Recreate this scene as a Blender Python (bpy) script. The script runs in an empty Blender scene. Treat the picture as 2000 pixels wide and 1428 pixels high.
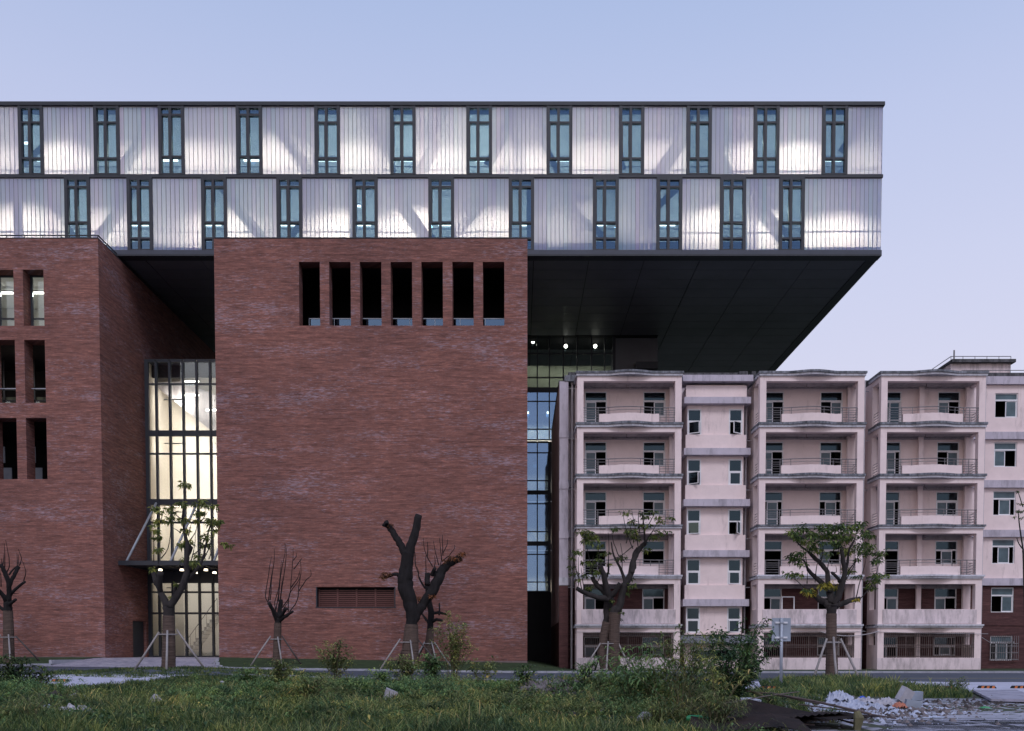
import bpy, math, random
import numpy as np
from mathutils import Vector, Matrix

random.seed(7)
rng = np.random.default_rng(11)
C = bpy.context.scene.collection
SC = bpy.context.scene

# ------------------------------------------------------------ camera, sky, sun, exposure
FPX, CX, PPY, CAMZ = 1780.0, 1014.0, 1340.0, 1.25
TH = math.atan(70.0 / 1780.0)
cam = bpy.data.cameras.new('camera')
cam.sensor_width = 36.0
cam.lens = 36.0 * FPX / 2000.0
cam.shift_x = (1000.0 - CX) / 2000.0
cam.shift_y = (PPY - 714.0) / 2000.0
cam.clip_start = 0.5
cam.clip_end = 3000
camo = bpy.data.objects.new('camera', cam)
camo.location = (0, 0, CAMZ)
camo.rotation_euler = (math.pi / 2 - TH, 0, 0)
C.objects.link(camo)
SC.camera = camo

wd = bpy.data.worlds.new('World')
SC.world = wd
wd.use_nodes = True
nt = wd.node_tree
for n in list(nt.nodes):
    nt.nodes.remove(n)
wo = nt.nodes.new('ShaderNodeOutputWorld')
sky = nt.nodes.new('ShaderNodeTexSky')
sky.sky_type = 'NISHITA'
sky.sun_disc = False
sky.sun_elevation = math.radians(16)
sky.sun_rotation = math.radians(205)
sky.air_density = 1.2
sky.dust_density = 1.5
b1 = nt.nodes.new('ShaderNodeBackground')
b1.inputs['Strength'].default_value = 0.02
nt.links.new(sky.outputs[0], b1.inputs[0])
tc = nt.nodes.new('ShaderNodeTexCoord')
sp = nt.nodes.new('ShaderNodeSeparateXYZ')
nt.links.new(tc.outputs['Generated'], sp.inputs[0])
cr = nt.nodes.new('ShaderNodeValToRGB')
el = cr.color_ramp.elements
el[0].position = 0.0
el[0].color = (0.76, 0.72, 0.88, 1)
el[1].position = 1.0
el[1].color = (0.25, 0.36, 0.65, 1)
for p, c in ((0.22, (0.735, 0.705, 0.88)), (0.36, (0.66, 0.68, 0.90)), (0.48, (0.56, 0.62, 0.88)), (0.60, (0.42, 0.53, 0.82))):
    e = el.new(p)
    e.color = (*c, 1)
nt.links.new(sp.outputs[2], cr.inputs[0])
b2 = nt.nodes.new('ShaderNodeBackground')
b2.inputs['Strength'].default_value = 0.86
nt.links.new(cr.outputs[0], b2.inputs[0])
ad = nt.nodes.new('ShaderNodeAddShader')
nt.links.new(b1.outputs[0], ad.inputs[0])
nt.links.new(b2.outputs[0], ad.inputs[1])
nt.links.new(ad.outputs[0], wo.inputs[0])

sl = bpy.data.lights.new('sun', 'SUN')
sl.energy = 1.3
sl.angle = math.radians(18)
sl.color = (0.98, 0.94, 1.0)
so = bpy.data.objects.new('sun', sl)
# the dusk glow comes from behind the camera, a little from its left
dvec = Vector((-0.22, 1.0, -1.15))
so.rotation_euler = dvec.to_track_quat('-Z', 'Y').to_euler()
so.location = (-20, -30, 40)
C.objects.link(so)

SC.view_settings.view_transform = 'Standard'
SC.view_settings.look = 'None'
SC.view_settings.exposure = 0.0
SC.view_settings.gamma = 1.0
SC.view_settings.use_curve_mapping = False
SC.render.engine = 'CYCLES'
SC.cycles.use_denoising = True
try:
    SC.cycles.denoiser = 'OPENIMAGEDENOISE'
except Exception:
    pass
SC.cycles.use_light_tree = True
SC.cycles.max_bounces = 7
SC.cycles.diffuse_bounces = 3
SC.cycles.glossy_bounces = 3
SC.cycles.transmission_bounces = 4
SC.cycles.transparent_max_bounces = 8
SC.cycles.sample_clamp_indirect = 4.0
SC.cycles.caustics_reflective = False
SC.cycles.caustics_refractive = False

# ------------------------------------------------------------ helpers
_c, _s = math.cos(TH), math.sin(TH)

def W(px, py, D):
    """point on the plane y = D seen at photograph pixel (px, py)"""
    v = (PPY - py) / FPX
    u = (px - CX) / FPX
    dy = _c + v * _s
    dz = -_s + v * _c
    k = D / dy
    return (u * k, CAMZ + dz * k)

def WX(px, py, D): return W(px, py, D)[0]
def WZ(py, D): return W(CX, py, D)[1]
def V3(px, py, D):
    x, z = W(px, py, D)
    return Vector((x, D, z))

WL = {}

def _props(o, label=None, cat=None, group=None, kind=None):
    if label: o['label'] = label
    if cat: o['category'] = cat
    if group: o['group'] = group
    if kind: o['kind'] = kind
    return o

def thing(name, loc, label, cat, group=None, kind=None):
    o = bpy.data.objects.new(name, None)
    o.empty_display_size = 0.3
    o.location = loc
    C.objects.link(o)
    WL[o] = Vector(loc)
    return _props(o, label, cat, group, kind)

def link(name, me, parent=None, loc=(0, 0, 0), rot=None):
    """object of mesh me whose origin stands at world point loc"""
    o = bpy.data.objects.new(name, me)
    C.objects.link(o)
    l = Vector(loc)
    if parent is not None:
        o.parent = parent
        o.location = l - WL[parent]
    else:
        o.location = l
    if rot is not None:
        o.rotation_euler = rot
    WL[o] = l
    return o

class MB:
    def __init__(s):
        s.v = []
        s.f = []
    def box(s, x0, x1, y0, y1, z0, z1):
        n = len(s.v)
        s.v += [(x0, y0, z0), (x1, y0, z0), (x1, y1, z0), (x0, y1, z0), (x0, y0, z1), (x1, y0, z1), (x1, y1, z1), (x0, y1, z1)]
        s.f += [(n, n+3, n+2, n+1), (n+4, n+5, n+6, n+7), (n, n+1, n+5, n+4), (n+1, n+2, n+6, n+5), (n+2, n+3, n+7, n+6), (n+3, n, n+4, n+7)]
        return s
    def quad(s, a, b, c, d):
        n = len(s.v)
        s.v += [tuple(a), tuple(b), tuple(c), tuple(d)]
        s.f.append((n, n+1, n+2, n+3))
        return s
    def prism_xy(s, pts, z0, z1):
        n = len(s.v)
        k = len(pts)
        s.v += [(p[0], p[1], z0) for p in pts] + [(p[0], p[1], z1) for p in pts]
        s.f.append(tuple(range(n + k - 1, n - 1, -1)))
        s.f.append(tuple(range(n + k, n + 2 * k)))
        for i in range(k):
            j = (i + 1) % k
            s.f.append((n + i, n + j, n + k + j, n + k + i))
        return s
    def prism_xz(s, pts, y0, y1):
        n = len(s.v)
        k = len(pts)
        s.v += [(p[0], y0, p[1]) for p in pts] + [(p[0], y1, p[1]) for p in pts]
        s.f.append(tuple(range(n, n + k)))
        s.f.append(tuple(range(n + 2 * k - 1, n + k - 1, -1)))
        for i in range(k):
            j = (i + 1) % k
            s.f.append((n + j, n + i, n + k + i, n + k + j))
        return s
    def tube(s, pts, rad, n=8, cap=True, lump=0.0):
        pts = [Vector(p) for p in pts]
        if not hasattr(rad, '__len__'):
            rad = [rad] * len(pts)
        base = len(s.v)
        up = Vector((0.13, 0.97, 0.2)).normalized()
        for i, p in enumerate(pts):
            if i == 0: t = pts[1] - pts[0]
            elif i == len(pts) - 1: t = pts[-1] - pts[-2]
            else: t = (pts[i+1] - pts[i-1])
            if t.length < 1e-6: t = Vector((0, 0, 1))
            t.normalize()
            a = t.cross(up)
            if a.length < 0.05: a = t.cross(Vector((1, 0, 0)))
            a.normalize()
            b = t.cross(a).normalized()
            for k in range(n):
                an = 2 * math.pi * k / n
                r = rad[i] * (1 + (random.uniform(-lump, lump) if lump else 0))
                q = p + a * (math.cos(an) * r) + b * (math.sin(an) * r)
                s.v.append(tuple(q))
        for i in range(len(pts) - 1):
            for k in range(n):
                k2 = (k + 1) % n
                s.f.append((base + i*n + k, base + i*n + k2, base + (i+1)*n + k2, base + (i+1)*n + k))
        if cap:
            s.f.append(tuple(base + k for k in range(n - 1, -1, -1)))
            m = base + (len(pts) - 1) * n
            s.f.append(tuple(m + k for k in range(n)))
        return s
    def build(s, name, mat, parent=None, smooth=False, loc=None):
        o0 = Vector(loc) if loc is not None else (WL[parent] if parent is not None else Vector((0, 0, 0)))
        me = bpy.data.meshes.new(name)
        me.from_pydata([(x - o0.x, y - o0.y, z - o0.z) for (x, y, z) in s.v], [], s.f)
        me.materials.append(mat)
        if smooth:
            me.polygons.foreach_set('use_smooth', [True] * len(me.polygons))
        me.update()
        return link(name, me, parent, o0)

_cache = {}
def bx(name, mat, parent, x0, x1, y0, y1, z0, z1):
    """one box object; equal sizes share their mesh"""
    k = (round(x1 - x0, 3), round(y1 - y0, 3), round(z1 - z0, 3), mat.name)
    if k not in _cache:
        m = MB().box(-k[0]/2, k[0]/2, -k[1]/2, k[1]/2, -k[2]/2, k[2]/2)
        me = bpy.data.meshes.new(name)
        me.from_pydata(m.v, [], m.f)
        me.materials.append(mat)
        _cache[k] = me
    return link(name, _cache[k], parent, ((x0+x1)/2, (y0+y1)/2, (z0+z1)/2))

def wall_mb(mb, x0, x1, z0, z1, yf, yb, holes):
    """wall in the x-z plane from yf (front) to yb with real openings"""
    xs = sorted({x0, x1, *[h[0] for h in holes], *[h[1] for h in holes]})
    zs = sorted({z0, z1, *[h[2] for h in holes], *[h[3] for h in holes]})
    xs = [x for x in xs if x0 - 1e-6 <= x <= x1 + 1e-6]
    zs = [z for z in zs if z0 - 1e-6 <= z <= z1 + 1e-6]
    nx, nz = len(xs) - 1, len(zs) - 1
    def solid(i, j):
        if i < 0 or j < 0 or i >= nx or j >= nz: return False
        cx, cz = (xs[i] + xs[i+1]) / 2, (zs[j] + zs[j+1]) / 2
        return not any(h[0] < cx < h[1] and h[2] < cz < h[3] for h in holes)
    for i in range(nx):
        for j in range(nz):
            if not solid(i, j): continue
            a, b, c, d = xs[i], xs[i+1], zs[j], zs[j+1]
            mb.quad((a, yf, c), (b, yf, c), (b, yf, d), (a, yf, d))
            mb.quad((b, yb, c), (a, yb, c), (a, yb, d), (b, yb, d))
            if not solid(i-1, j): mb.quad((a, yb, c), (a, yf, c), (a, yf, d), (a, yb, d))
            if not solid(i+1, j): mb.quad((b, yf, c), (b, yb, c), (b, yb, d), (b, yf, d))
            if not solid(i, j-1): mb.quad((a, yb, c), (b, yb, c), (b, yf, c), (a, yf, c))
            if not solid(i, j+1): mb.quad((a, yf, d), (b, yf, d), (b, yb, d), (a, yb, d))
    return mb

def np_mesh(name, verts, quads, tris, mat):
    me = bpy.data.meshes.new(name)
    nq, ntr = len(quads), len(tris)
    me.vertices.add(len(verts))
    me.vertices.foreach_set('co', np.asarray(verts, dtype=np.float32).ravel())
    me.loops.add(nq * 4 + ntr * 3)
    li = np.concatenate([np.asarray(quads, dtype=np.int32).ravel(), np.asarray(tris, dtype=np.int32).ravel()])
    me.loops.foreach_set('vertex_index', li)
    me.polygons.add(nq + ntr)
    st = np.concatenate([np.arange(nq) * 4, nq * 4 + np.arange(ntr) * 3]).astype(np.int32)
    me.polygons.foreach_set('loop_start', st)
    me.materials.append(mat)
    me.update(calc_edges=True)
    me.validate()
    return me

# ------------------------------------------------------------ materials
def nmat(name):
    m = bpy.data.materials.new(name)
    m.use_nodes = True
    t = m.node_tree
    b = t.nodes['Principled BSDF']
    return m, t, b

def N(t, typ, **kw):
    n = t.nodes.new(typ)
    for k, v in kw.items():
        setattr(n, k, v)
    return n

def pos(t, sx=1, sy=1, sz=1):
    g = N(t, 'ShaderNodeNewGeometry')
    mp = N(t, 'ShaderNodeMapping')
    mp.inputs['Scale'].default_value = (sx, sy, sz)
    t.links.new(g.outputs['Position'], mp.inputs[0])
    return mp.outputs[0]

def noise(t, vec, scale, detail=4, rough=0.6):
    n = N(t, 'ShaderNodeTexNoise')
    n.inputs['Scale'].default_value = scale
    n.inputs['Detail'].default_value = detail
    n.inputs['Roughness'].default_value = rough
    t.links.new(vec, n.inputs['Vector'])
    return n.outputs[0]

def ramp(t, fac, stops):
    r = N(t, 'ShaderNodeValToRGB')
    e = r.color_ramp.elements
    e[0].position = stops[0][0]
    e[0].color = (*stops[0][1], 1)
    e[1].position = stops[-1][0]
    e[1].color = (*stops[-1][1], 1)
    for p, c in stops[1:-1]:
        q = e.new(p)
        q.color = (*c, 1)
    t.links.new(fac, r.inputs[0])
    return r.outputs[0]

def mix(t, fac, a, b, typ='MIX'):
    m = N(t, 'ShaderNodeMix', data_type='RGBA', blend_type=typ)
    if isinstance(fac, (int, float)): m.inputs[0].default_value = fac
    else: t.links.new(fac, m.inputs[0])
    for i, x in ((6, a), (7, b)):
        if isinstance(x, tuple): m.inputs[i].default_value = (*x, 1)
        else: t.links.new(x, m.inputs[i])
    return m.outputs[2]

def bump(t, b, h, strength=0.3, dist=0.02):
    n = N(t, 'ShaderNodeBump')
    n.inputs['Strength'].default_value = strength
    n.inputs['Distance'].default_value = dist
    t.links.new(h, n.inputs['Height'])
    t.links.new(n.outputs[0], b.inputs['Normal'])

def mul(c, k): return tuple(min(1, x * k) for x in c)

def M(name, col, rough=0.8, var=0.18, scale=3.0, metal=0.0, bmp=0.15, grime=0.0, gcol=(0.03, 0.032, 0.035), gscale=1.2, spec=0.3, stretch=(1, 1, 1)):
    m, t, b = nmat(name)
    v = pos(t, *stretch)
    n1 = noise(t, v, scale, 6, 0.65)
    c = ramp(t, n1, [(0.28, mul(col, 1 - var)), (0.72, mul(col, 1 + var))])
    if grime > 0:
        gv = pos(t, 1.6, 1.6, 0.35)
        n2 = noise(t, gv, gscale, 8, 0.72)
        f = ramp(t, n2, [(0.62 - 0.3 * grime, (0, 0, 0)), (0.86 - 0.2 * grime, (1, 1, 1))])
        c = mix(t, f, c, gcol)
    t.links.new(c, b.inputs['Base Color'])
    b.inputs['Roughness'].default_value = rough
    b.inputs['Metallic'].default_value = metal
    b.inputs['Specular IOR Level'].default_value = spec
    if bmp:
        n3 = noise(t, pos(t), scale * 9, 3)
        bump(t, b, n3, bmp, 0.01)
    return m

def brick_mat(name, base, dark, pale, mortar, patch=0.5):
    m, t, b = nmat(name)
    g = N(t, 'ShaderNodeNewGeometry')
    s = N(t, 'ShaderNodeSeparateXYZ')
    t.links.new(g.outputs['Position'], s.inputs[0])
    a = N(t, 'ShaderNodeMath', operation='ADD')
    t.links.new(s.outputs[0], a.inputs[0])
    t.links.new(s.outputs[1], a.inputs[1])
    cb = N(t, 'ShaderNodeCombineXYZ')
    t.links.new(a.outputs[0], cb.inputs[0])
    t.links.new(s.outputs[2], cb.inputs[1])
    uv = cb.outputs[0]
    def mp(sx, sy):
        q = N(t, 'ShaderNodeMapping')
        q.inputs['Scale'].default_value = (sx, sy, 1)
        t.links.new(uv, q.inputs[0])
        return q.outputs[0]
    br = N(t, 'ShaderNodeTexBrick')
    br.offset = 0.5
    br.inputs['Scale'].default_value = 1.0
    br.inputs['Brick Width'].default_value = 0.36
    br.inputs['Row Height'].default_value = 0.062
    br.inputs['Mortar Size'].default_value = 0.006
    br.inputs['Color1'].default_value = (*base, 1)
    br.inputs['Color2'].default_value = (*dark, 1)
    br.inputs['Mortar'].default_value = (*mortar, 1)
    br.inputs['Bias'].default_value = -0.1
    t.links.new(uv, br.inputs['Vector'])
    n1 = noise(t, mp(1.3, 9.5), 1.0, 7, 0.75)
    c = mix(t, ramp(t, n1, [(0.44, (0, 0, 0)), (0.62, (0.85, 0.85, 0.85))]), br.outputs[0], dark)
    n2 = noise(t, mp(1.0, 7.0), 1.7, 8, 0.8)
    c = mix(t, ramp(t, n2, [(0.53, (0, 0, 0)), (0.63, (0.75, 0.75, 0.75))]), c, mul(base, 1.45))
    n3 = noise(t, mp(0.22, 0.75), 0.8, 9, 0.78)
    n4 = noise(t, mp(2.2, 14.0), 1.3, 4, 0.7)
    mm = N(t, 'ShaderNodeMath', operation='MULTIPLY')
    t.links.new(n3, mm.inputs[0])
    t.links.new(n4, mm.inputs[1])
    c = mix(t, ramp(t, mm.outputs[0], [(0.275, (0, 0, 0)), (0.36, (patch, patch, patch))]), c, pale)
    n5 = noise(t, mp(0.12, 0.14), 1.0, 3, 0.5)
    c = mix(t, 1.0, c, ramp(t, n5, [(0.3, (0.82, 0.82, 0.86)), (0.7, (1.12, 1.08, 1.08))]), 'MULTIPLY')
    n6 = noise(t, mp(0.55, 6.5), 1.0, 6, 0.8)
    c = mix(t, 1.0, c, ramp(t, n6, [(0.34, (0.60, 0.60, 0.62)), (0.5, (1, 1, 1)), (0.66, (1.38, 1.34, 1.34))]), 'MULTIPLY')
    t.links.new(c, b.inputs['Base Color'])
    b.inputs['Roughness'].default_value = 0.9
    b.inputs['Specular IOR Level'].default_value = 0.2
    bump(t, b, n2, 0.5, 0.02)
    return m

def glass_mat(name, tint, fac, gcol=(0.75, 0.88, 1.0), rough=0.03):
    m, t, b = nmat(name)
    t.nodes.remove(b)
    o = t.nodes['Material Output']
    tr = N(t, 'ShaderNodeBsdfTransparent')
    tr.inputs[0].default_value = (*tint, 1)
    gl = N(t, 'ShaderNodeBsdfGlossy')
    gl.inputs['Color'].default_value = (*gcol, 1)
    gl.inputs['Roughness'].default_value = rough
    mx = N(t, 'ShaderNodeMixShader')
    lw = N(t, 'ShaderNodeLayerWeight')
    lw.inputs[0].default_value = 0.25
    mr = N(t, 'ShaderNodeMapRange')
    mr.inputs['To Min'].default_value = fac
    mr.inputs['To Max'].default_value = min(1, fac + 0.5)
    t.links.new(lw.outputs['Fresnel'], mr.inputs[0])
    t.links.new(mr.outputs[0], mx.inputs[0])
    t.links.new(tr.outputs[0], mx.inputs[1])
    t.links.new(gl.outputs[0], mx.inputs[2])
    # every pane is slightly out of true
    n = noise(t, pos(t), 0.8, 2)
    bp = N(t, 'ShaderNodeBump')
    bp.inputs['Strength'].default_value = 0.08
    bp.inputs['Distance'].default_value = 0.05
    t.links.new(n, bp.inputs['Height'])
    t.links.new(bp.outputs[0], gl.inputs['Normal'])
    t.links.new(mx.outputs[0], o.inputs[0])
    return m

def emit_mat(name, col, s):
    m, t, b = nmat(name)
    b.inputs['Base Color'].default_value = (0.8, 0.8, 0.8, 1)
    b.inputs['Emission Color'].default_value = (*col, 1)
    b.inputs['Emission Strength'].default_value = s
    return m

def leaf_mat(name, stops, trans=0.25, rough=0.6):
    m, t, b = nmat(name)
    g = N(t, 'ShaderNodeNewGeometry')
    r = ramp(t, g.outputs['Random Per Island'], stops)
    n = noise(t, pos(t), 1.3, 5, 0.7)
    c = mix(t, 1.0, r, ramp(t, n, [(0.36, (0.42, 0.50, 0.62)), (0.5, (0.9, 0.92, 0.9)), (0.64, (1.75, 1.5, 1.15))]), 'MULTIPLY')
    t.links.new(c, b.inputs['Base Color'])
    b.inputs['Roughness'].default_value = rough
    b.inputs['Specular IOR Level'].default_value = 0.25
    o = t.nodes['Material Output']
    tl = N(t, 'ShaderNodeBsdfTranslucent')
    t.links.new(c, tl.inputs[0])
    mx = N(t, 'ShaderNodeMixShader')
    mx.inputs[0].default_value = trans
    t.links.new(b.outputs[0], mx.inputs[1])
    t.links.new(tl.outputs[0], mx.inputs[2])
    t.links.new(mx.outputs[0], o.inputs[0])
    return m

def plank_mat(name):
    m, t, b = nmat(name)
    oi = N(t, 'ShaderNodeObjectInfo')
    c = ramp(t, oi.outputs['Random'], [(0.0, (0.31, 0.35, 0.66)), (0.3, (0.36, 0.44, 0.70)), (0.55, (0.31, 0.48, 0.68)), (0.75, (0.40, 0.38, 0.68)), (1.0, (0.28, 0.48, 0.66))])
    n = noise(t, pos(t, 9, 1, 0.25), 1.0, 5, 0.7)
    c = mix(t, 1.0, c, ramp(t, n, [(0.3, (0.84, 0.84, 0.87)), (0.7, (1.08, 1.07, 1.06))]), 'MULTIPLY')
    t.links.new(c, b.inputs['Base Color'])
    b.inputs['Roughness'].default_value = 0.35
    b.inputs['Specular IOR Level'].default_value = 0.4
    tl = N(t, 'ShaderNodeBsdfTranslucent')
    tl.inputs[0].default_value = (0.84, 0.80, 0.77, 1)
    mx = N(t, 'ShaderNodeMixShader')
    mx.inputs[0].default_value = 0.5
    o = t.nodes['Material Output']
    t.links.new(b.outputs[0], mx.inputs[1])
    t.links.new(tl.outputs[0], mx.inputs[2])
    t.links.new(mx.outputs[0], o.inputs[0])
    return m

MT = {}
MT['brick'] = brick_mat('red_brick', (0.265, 0.118, 0.092), (0.155, 0.073, 0.061), (0.42, 0.38, 0.46), (0.20, 0.125, 0.115), 0.42)
MT['tile_red'] = brick_mat('red_facing_tile', (0.105, 0.050, 0.048), (0.08, 0.04, 0.04), (0.2, 0.12, 0.11), (0.09, 0.05, 0.05), 0.2)
MT['plank'] = plank_mat('polycarbonate_plank')
MT['seam'] = M('seam_grey', (0.20, 0.20, 0.24), 0.5, 0.1)
MT['dark_metal'] = M('dark_metal', (0.030, 0.034, 0.044), 0.5, 0.15, 2, bmp=0, spec=0.35)
MT['fascia'] = M('fascia_metal', (0.055, 0.062, 0.085), 0.5, 0.15, 1, bmp=0)
MT['soffit'] = M('soffit_panel', (0.14, 0.145, 0.165), 0.5, 0.2, 0.25, bmp=0, spec=0.35)
MT['soffit_gap'] = M('soffit_gap', (0.008, 0.008, 0.009), 0.9, 0.1, bmp=0)
MT['black_room'] = M('unlit_room', (0.012, 0.012, 0.014), 0.95, 0.1, bmp=0)  # near-black colour puts the darkness of unlit depths into the surface
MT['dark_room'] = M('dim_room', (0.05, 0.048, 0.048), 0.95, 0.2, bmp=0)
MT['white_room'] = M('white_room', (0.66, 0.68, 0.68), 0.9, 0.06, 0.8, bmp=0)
MT['cream'] = M('cream_wall', (0.72, 0.66, 0.59), 0.9, 0.04, 0.8, bmp=0)
MT['green_wall'] = M('pale_green_wall', (0.17, 0.19, 0.16), 0.9, 0.08, 0.8, bmp=0)
MT['steel_white'] = M('white_steel', (0.62, 0.62, 0.64), 0.6, 0.05, bmp=0)
MT['glass'] = glass_mat('blue_glass', (0.52, 0.62, 0.66), 0.17, (0.32, 0.52, 0.80))
MT['glass_clear'] = glass_mat('clear_glass', (0.88, 0.90, 0.88), 0.06)
MT['glass_rear'] = glass_mat('rear_glass', (0.52, 0.58, 0.58), 0.30, (0.40, 0.62, 0.95))
MT['glass_rail'] = glass_mat('rail_glass', (0.4, 0.5, 0.6), 0.30, (0.30, 0.45, 0.62))
MT['glass_house'] = glass_mat('house_glass', (0.22, 0.27, 0.29), 0.07, (0.45, 0.65, 0.75), 0.08)
MT['frosted'] = M('frosted_pane', (0.075, 0.115, 0.135), 0.3, 0.35, 1.5, bmp=0, spec=0.4)
MT['pink'] = M('pink_render', (0.78, 0.65, 0.645), 0.9, 0.07, 1.3, bmp=0.25, grime=0.2, gcol=(0.36, 0.29, 0.29), gscale=1.0)
MT['pink_dirty'] = M('pink_render_stained', (0.68, 0.58, 0.60), 0.9, 0.12, 1.2, bmp=0.2, grime=0.55, gcol=(0.20, 0.18, 0.18), gscale=1.5)
MT['ceiling_grey'] = M('ceiling_shade_and_grime', (0.36, 0.33, 0.345), 0.9, 0.15, 1.5, bmp=0.2, grime=0.5, gcol=(0.14, 0.13, 0.13), gscale=1.5)  # grey tone adds painted recess shade to the grime
MT['lilac'] = M('lilac_render', (0.50, 0.46, 0.53), 0.9, 0.10, 1.5, bmp=0.2, grime=0.45, gcol=(0.2, 0.19, 0.22), gscale=1.6)
MT['cornice'] = M('white_cornice', (0.56, 0.56, 0.62), 0.85, 0.12, 2.5, bmp=0.2, grime=0.45, gcol=(0.16, 0.16, 0.18), gscale=2.0)
MT['cornice_top'] = M('darkened_grimy_cornice', (0.26, 0.27, 0.31), 0.95, 0.35, 4, bmp=0.3, grime=0.95, gcol=(0.04, 0.045, 0.05), gscale=3.2)  # grime, with extra darkening painted in to deepen the recess contrast
MT['roof_dirty'] = M('black_streaked_parapet', (0.12, 0.12, 0.13), 0.95, 0.4, 3, bmp=0.3, grime=0.8, gcol=(0.02, 0.02, 0.022), gscale=3.5)
MT['white_frame'] = M('white_window_frame', (0.72, 0.72, 0.75), 0.5, 0.05, 3, bmp=0)
MT['rail'] = M('grey_rail', (0.20, 0.19, 0.20), 0.55, 0.25, 4, bmp=0, metal=0.3)
MT['rust_bar'] = M('rusty_bar', (0.12, 0.09, 0.085), 0.8, 0.35, 6, bmp=0)
MT['pipe'] = M('grey_pipe', (0.42, 0.40, 0.43), 0.7, 0.12, 2, bmp=0)
MT['louvre'] = M('red_louvre', (0.12, 0.050, 0.045), 0.6, 0.1, 2, bmp=0)
MT['asphalt'] = M('asphalt', (0.065, 0.075, 0.10), 0.85, 0.22, 0.5, bmp=0.2, stretch=(0.3, 1, 1))
MT['parking'] = M('pale_concrete', (0.44, 0.44, 0.54), 0.85, 0.12, 0.8, bmp=0.2, grime=0.3, gcol=(0.26, 0.26, 0.32))
MT['kerb'] = M('kerb_stone', (0.30, 0.31, 0.36), 0.85, 0.2, 3)
MT['paint'] = M('yellow_paint', (0.34, 0.28, 0.13), 0.8, 0.3, 3, bmp=0)
MT['paint_white'] = M('white_paint', (0.62, 0.63, 0.68), 0.8, 0.2, 3, bmp=0)
MT['rubber'] = M('black_rubber', (0.022, 0.022, 0.024), 0.8, 0.2, bmp=0)
MT['orange'] = M('orange_reflector', (0.50, 0.15, 0.05), 0.45, 0.1, bmp=0)
MT['bark'] = M('bark', (0.030, 0.026, 0.026), 0.95, 0.45, 5, bmp=0.8, stretch=(1, 1, 0.35))
MT['bark_dark'] = M('charred_bark', (0.014, 0.012, 0.013), 0.95, 0.5, 5, bmp=0.9, stretch=(1, 1, 0.3))
MT['wrap'] = M('straw_rope', (0.085, 0.060, 0.050), 0.95, 0.45, 3.5, bmp=0.9, stretch=(0.5, 0.5, 4))
MT['pole'] = M('bare_pole', (0.27, 0.25, 0.25), 0.8, 0.2, 5)
MT['pole_dark'] = M('dark_pole', (0.07, 0.06, 0.06), 0.8, 0.3, 5)
MT['sign_back'] = M('sign_back', (0.27, 0.31, 0.38), 0.5, 0.12, 2, bmp=0, metal=0.2)
MT['galv'] = M('galvanised_steel', (0.34, 0.37, 0.43), 0.5, 0.15, 4, bmp=0, metal=0.3)
MT['rubble'] = M('rubble', (0.15, 0.13, 0.135), 0.95, 0.45, 2.5, bmp=0.5)
MT['concrete'] = M('broken_concrete', (0.36, 0.35, 0.39), 0.9, 0.25, 3, bmp=0.5)
MT['plastic'] = M('white_plastic', (0.36, 0.39, 0.50), 0.5, 0.16, 2.5, bmp=0.3, spec=0.5)
MT['sack'] = M('grey_sack', (0.38, 0.37, 0.42), 0.8, 0.3, 3, bmp=0.4)
MT['rust'] = M('rusty_sheet', (0.016, 0.009, 0.008), 0.8, 0.7, 2.0, bmp=0.5, stretch=(1, 1, 1))
MT['blue_plastic'] = M('blue_plastic', (0.05, 0.12, 0.55), 0.5, 0.1, bmp=0)
MT['green_plastic'] = M('green_plastic', (0.03, 0.26, 0.10), 0.3, 0.1, bmp=0, spec=0.6)
MT['red_clay'] = M('broken_clay', (0.42, 0.17, 0.12), 0.9, 0.3, bmp=0.3)
MT['footing'] = M('footing_band', (0.17, 0.125, 0.125), 0.9, 0.2, 2, grime=.3)
MT['plate'] = M('pale_plate', (0.30, 0.29, 0.36), 0.85, 0.2, 1.2, grime=.4)
MT['tube_light'] = emit_mat('tube_light', (1.0, 0.97, 0.9), 9.0)
MT['down_light'] = emit_mat('down_light', (1.0, 0.82, 0.6), 5.0)
MT['leaf'] = leaf_mat('tree_leaf', [(0.0, (0.035, 0.065, 0.024)), (0.5, (0.085, 0.14, 0.042)), (1.0, (0.19, 0.24, 0.07))])
MT['mown'] = leaf_mat('mown_blade', [(0.0, (0.02, 0.035, 0.015)), (1.0, (0.06, 0.08, 0.03))], 0.2)
MT['leaf_mid'] = leaf_mat('spring_leaf', [(0.0, (0.05, 0.085, 0.03)), (0.5, (0.11, 0.16, 0.045)), (1.0, (0.22, 0.26, 0.08))], 0.3)
MT['leaf_bright'] = leaf_mat('young_leaf', [(0.0, (0.10, 0.14, 0.045)), (0.5, (0.20, 0.24, 0.07)), (1.0, (0.34, 0.35, 0.11))], 0.35)  # brightest yellow-green leaf tone
MT['leaf_yellow'] = leaf_mat('yellow_leaf', [(0.0, (0.16, 0.16, 0.03)), (0.5, (0.38, 0.33, 0.05)), (1.0, (0.5, 0.42, 0.08))], 0.35)
MT['dead_twig'] = leaf_mat('dead_leaf', [(0.0, (0.07, 0.035, 0.018)), (0.5, (0.18, 0.075, 0.035)), (1.0, (0.34, 0.15, 0.07))], 0.2)
MT['grass'] = leaf_mat('grass_blade', [(0.0, (0.022, 0.048, 0.024)), (0.45, (0.065, 0.115, 0.040)), (0.85, (0.13, 0.17, 0.055)), (1.0, (0.24, 0.24, 0.10))], 0.3)
MT['weed'] = leaf_mat('weed_leaf', [(0.0, (0.07, 0.12, 0.045)), (0.5, (0.20, 0.25, 0.085)), (0.85, (0.33, 0.34, 0.13)), (1.0, (0.44, 0.34, 0.15))], 0.35)
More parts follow.
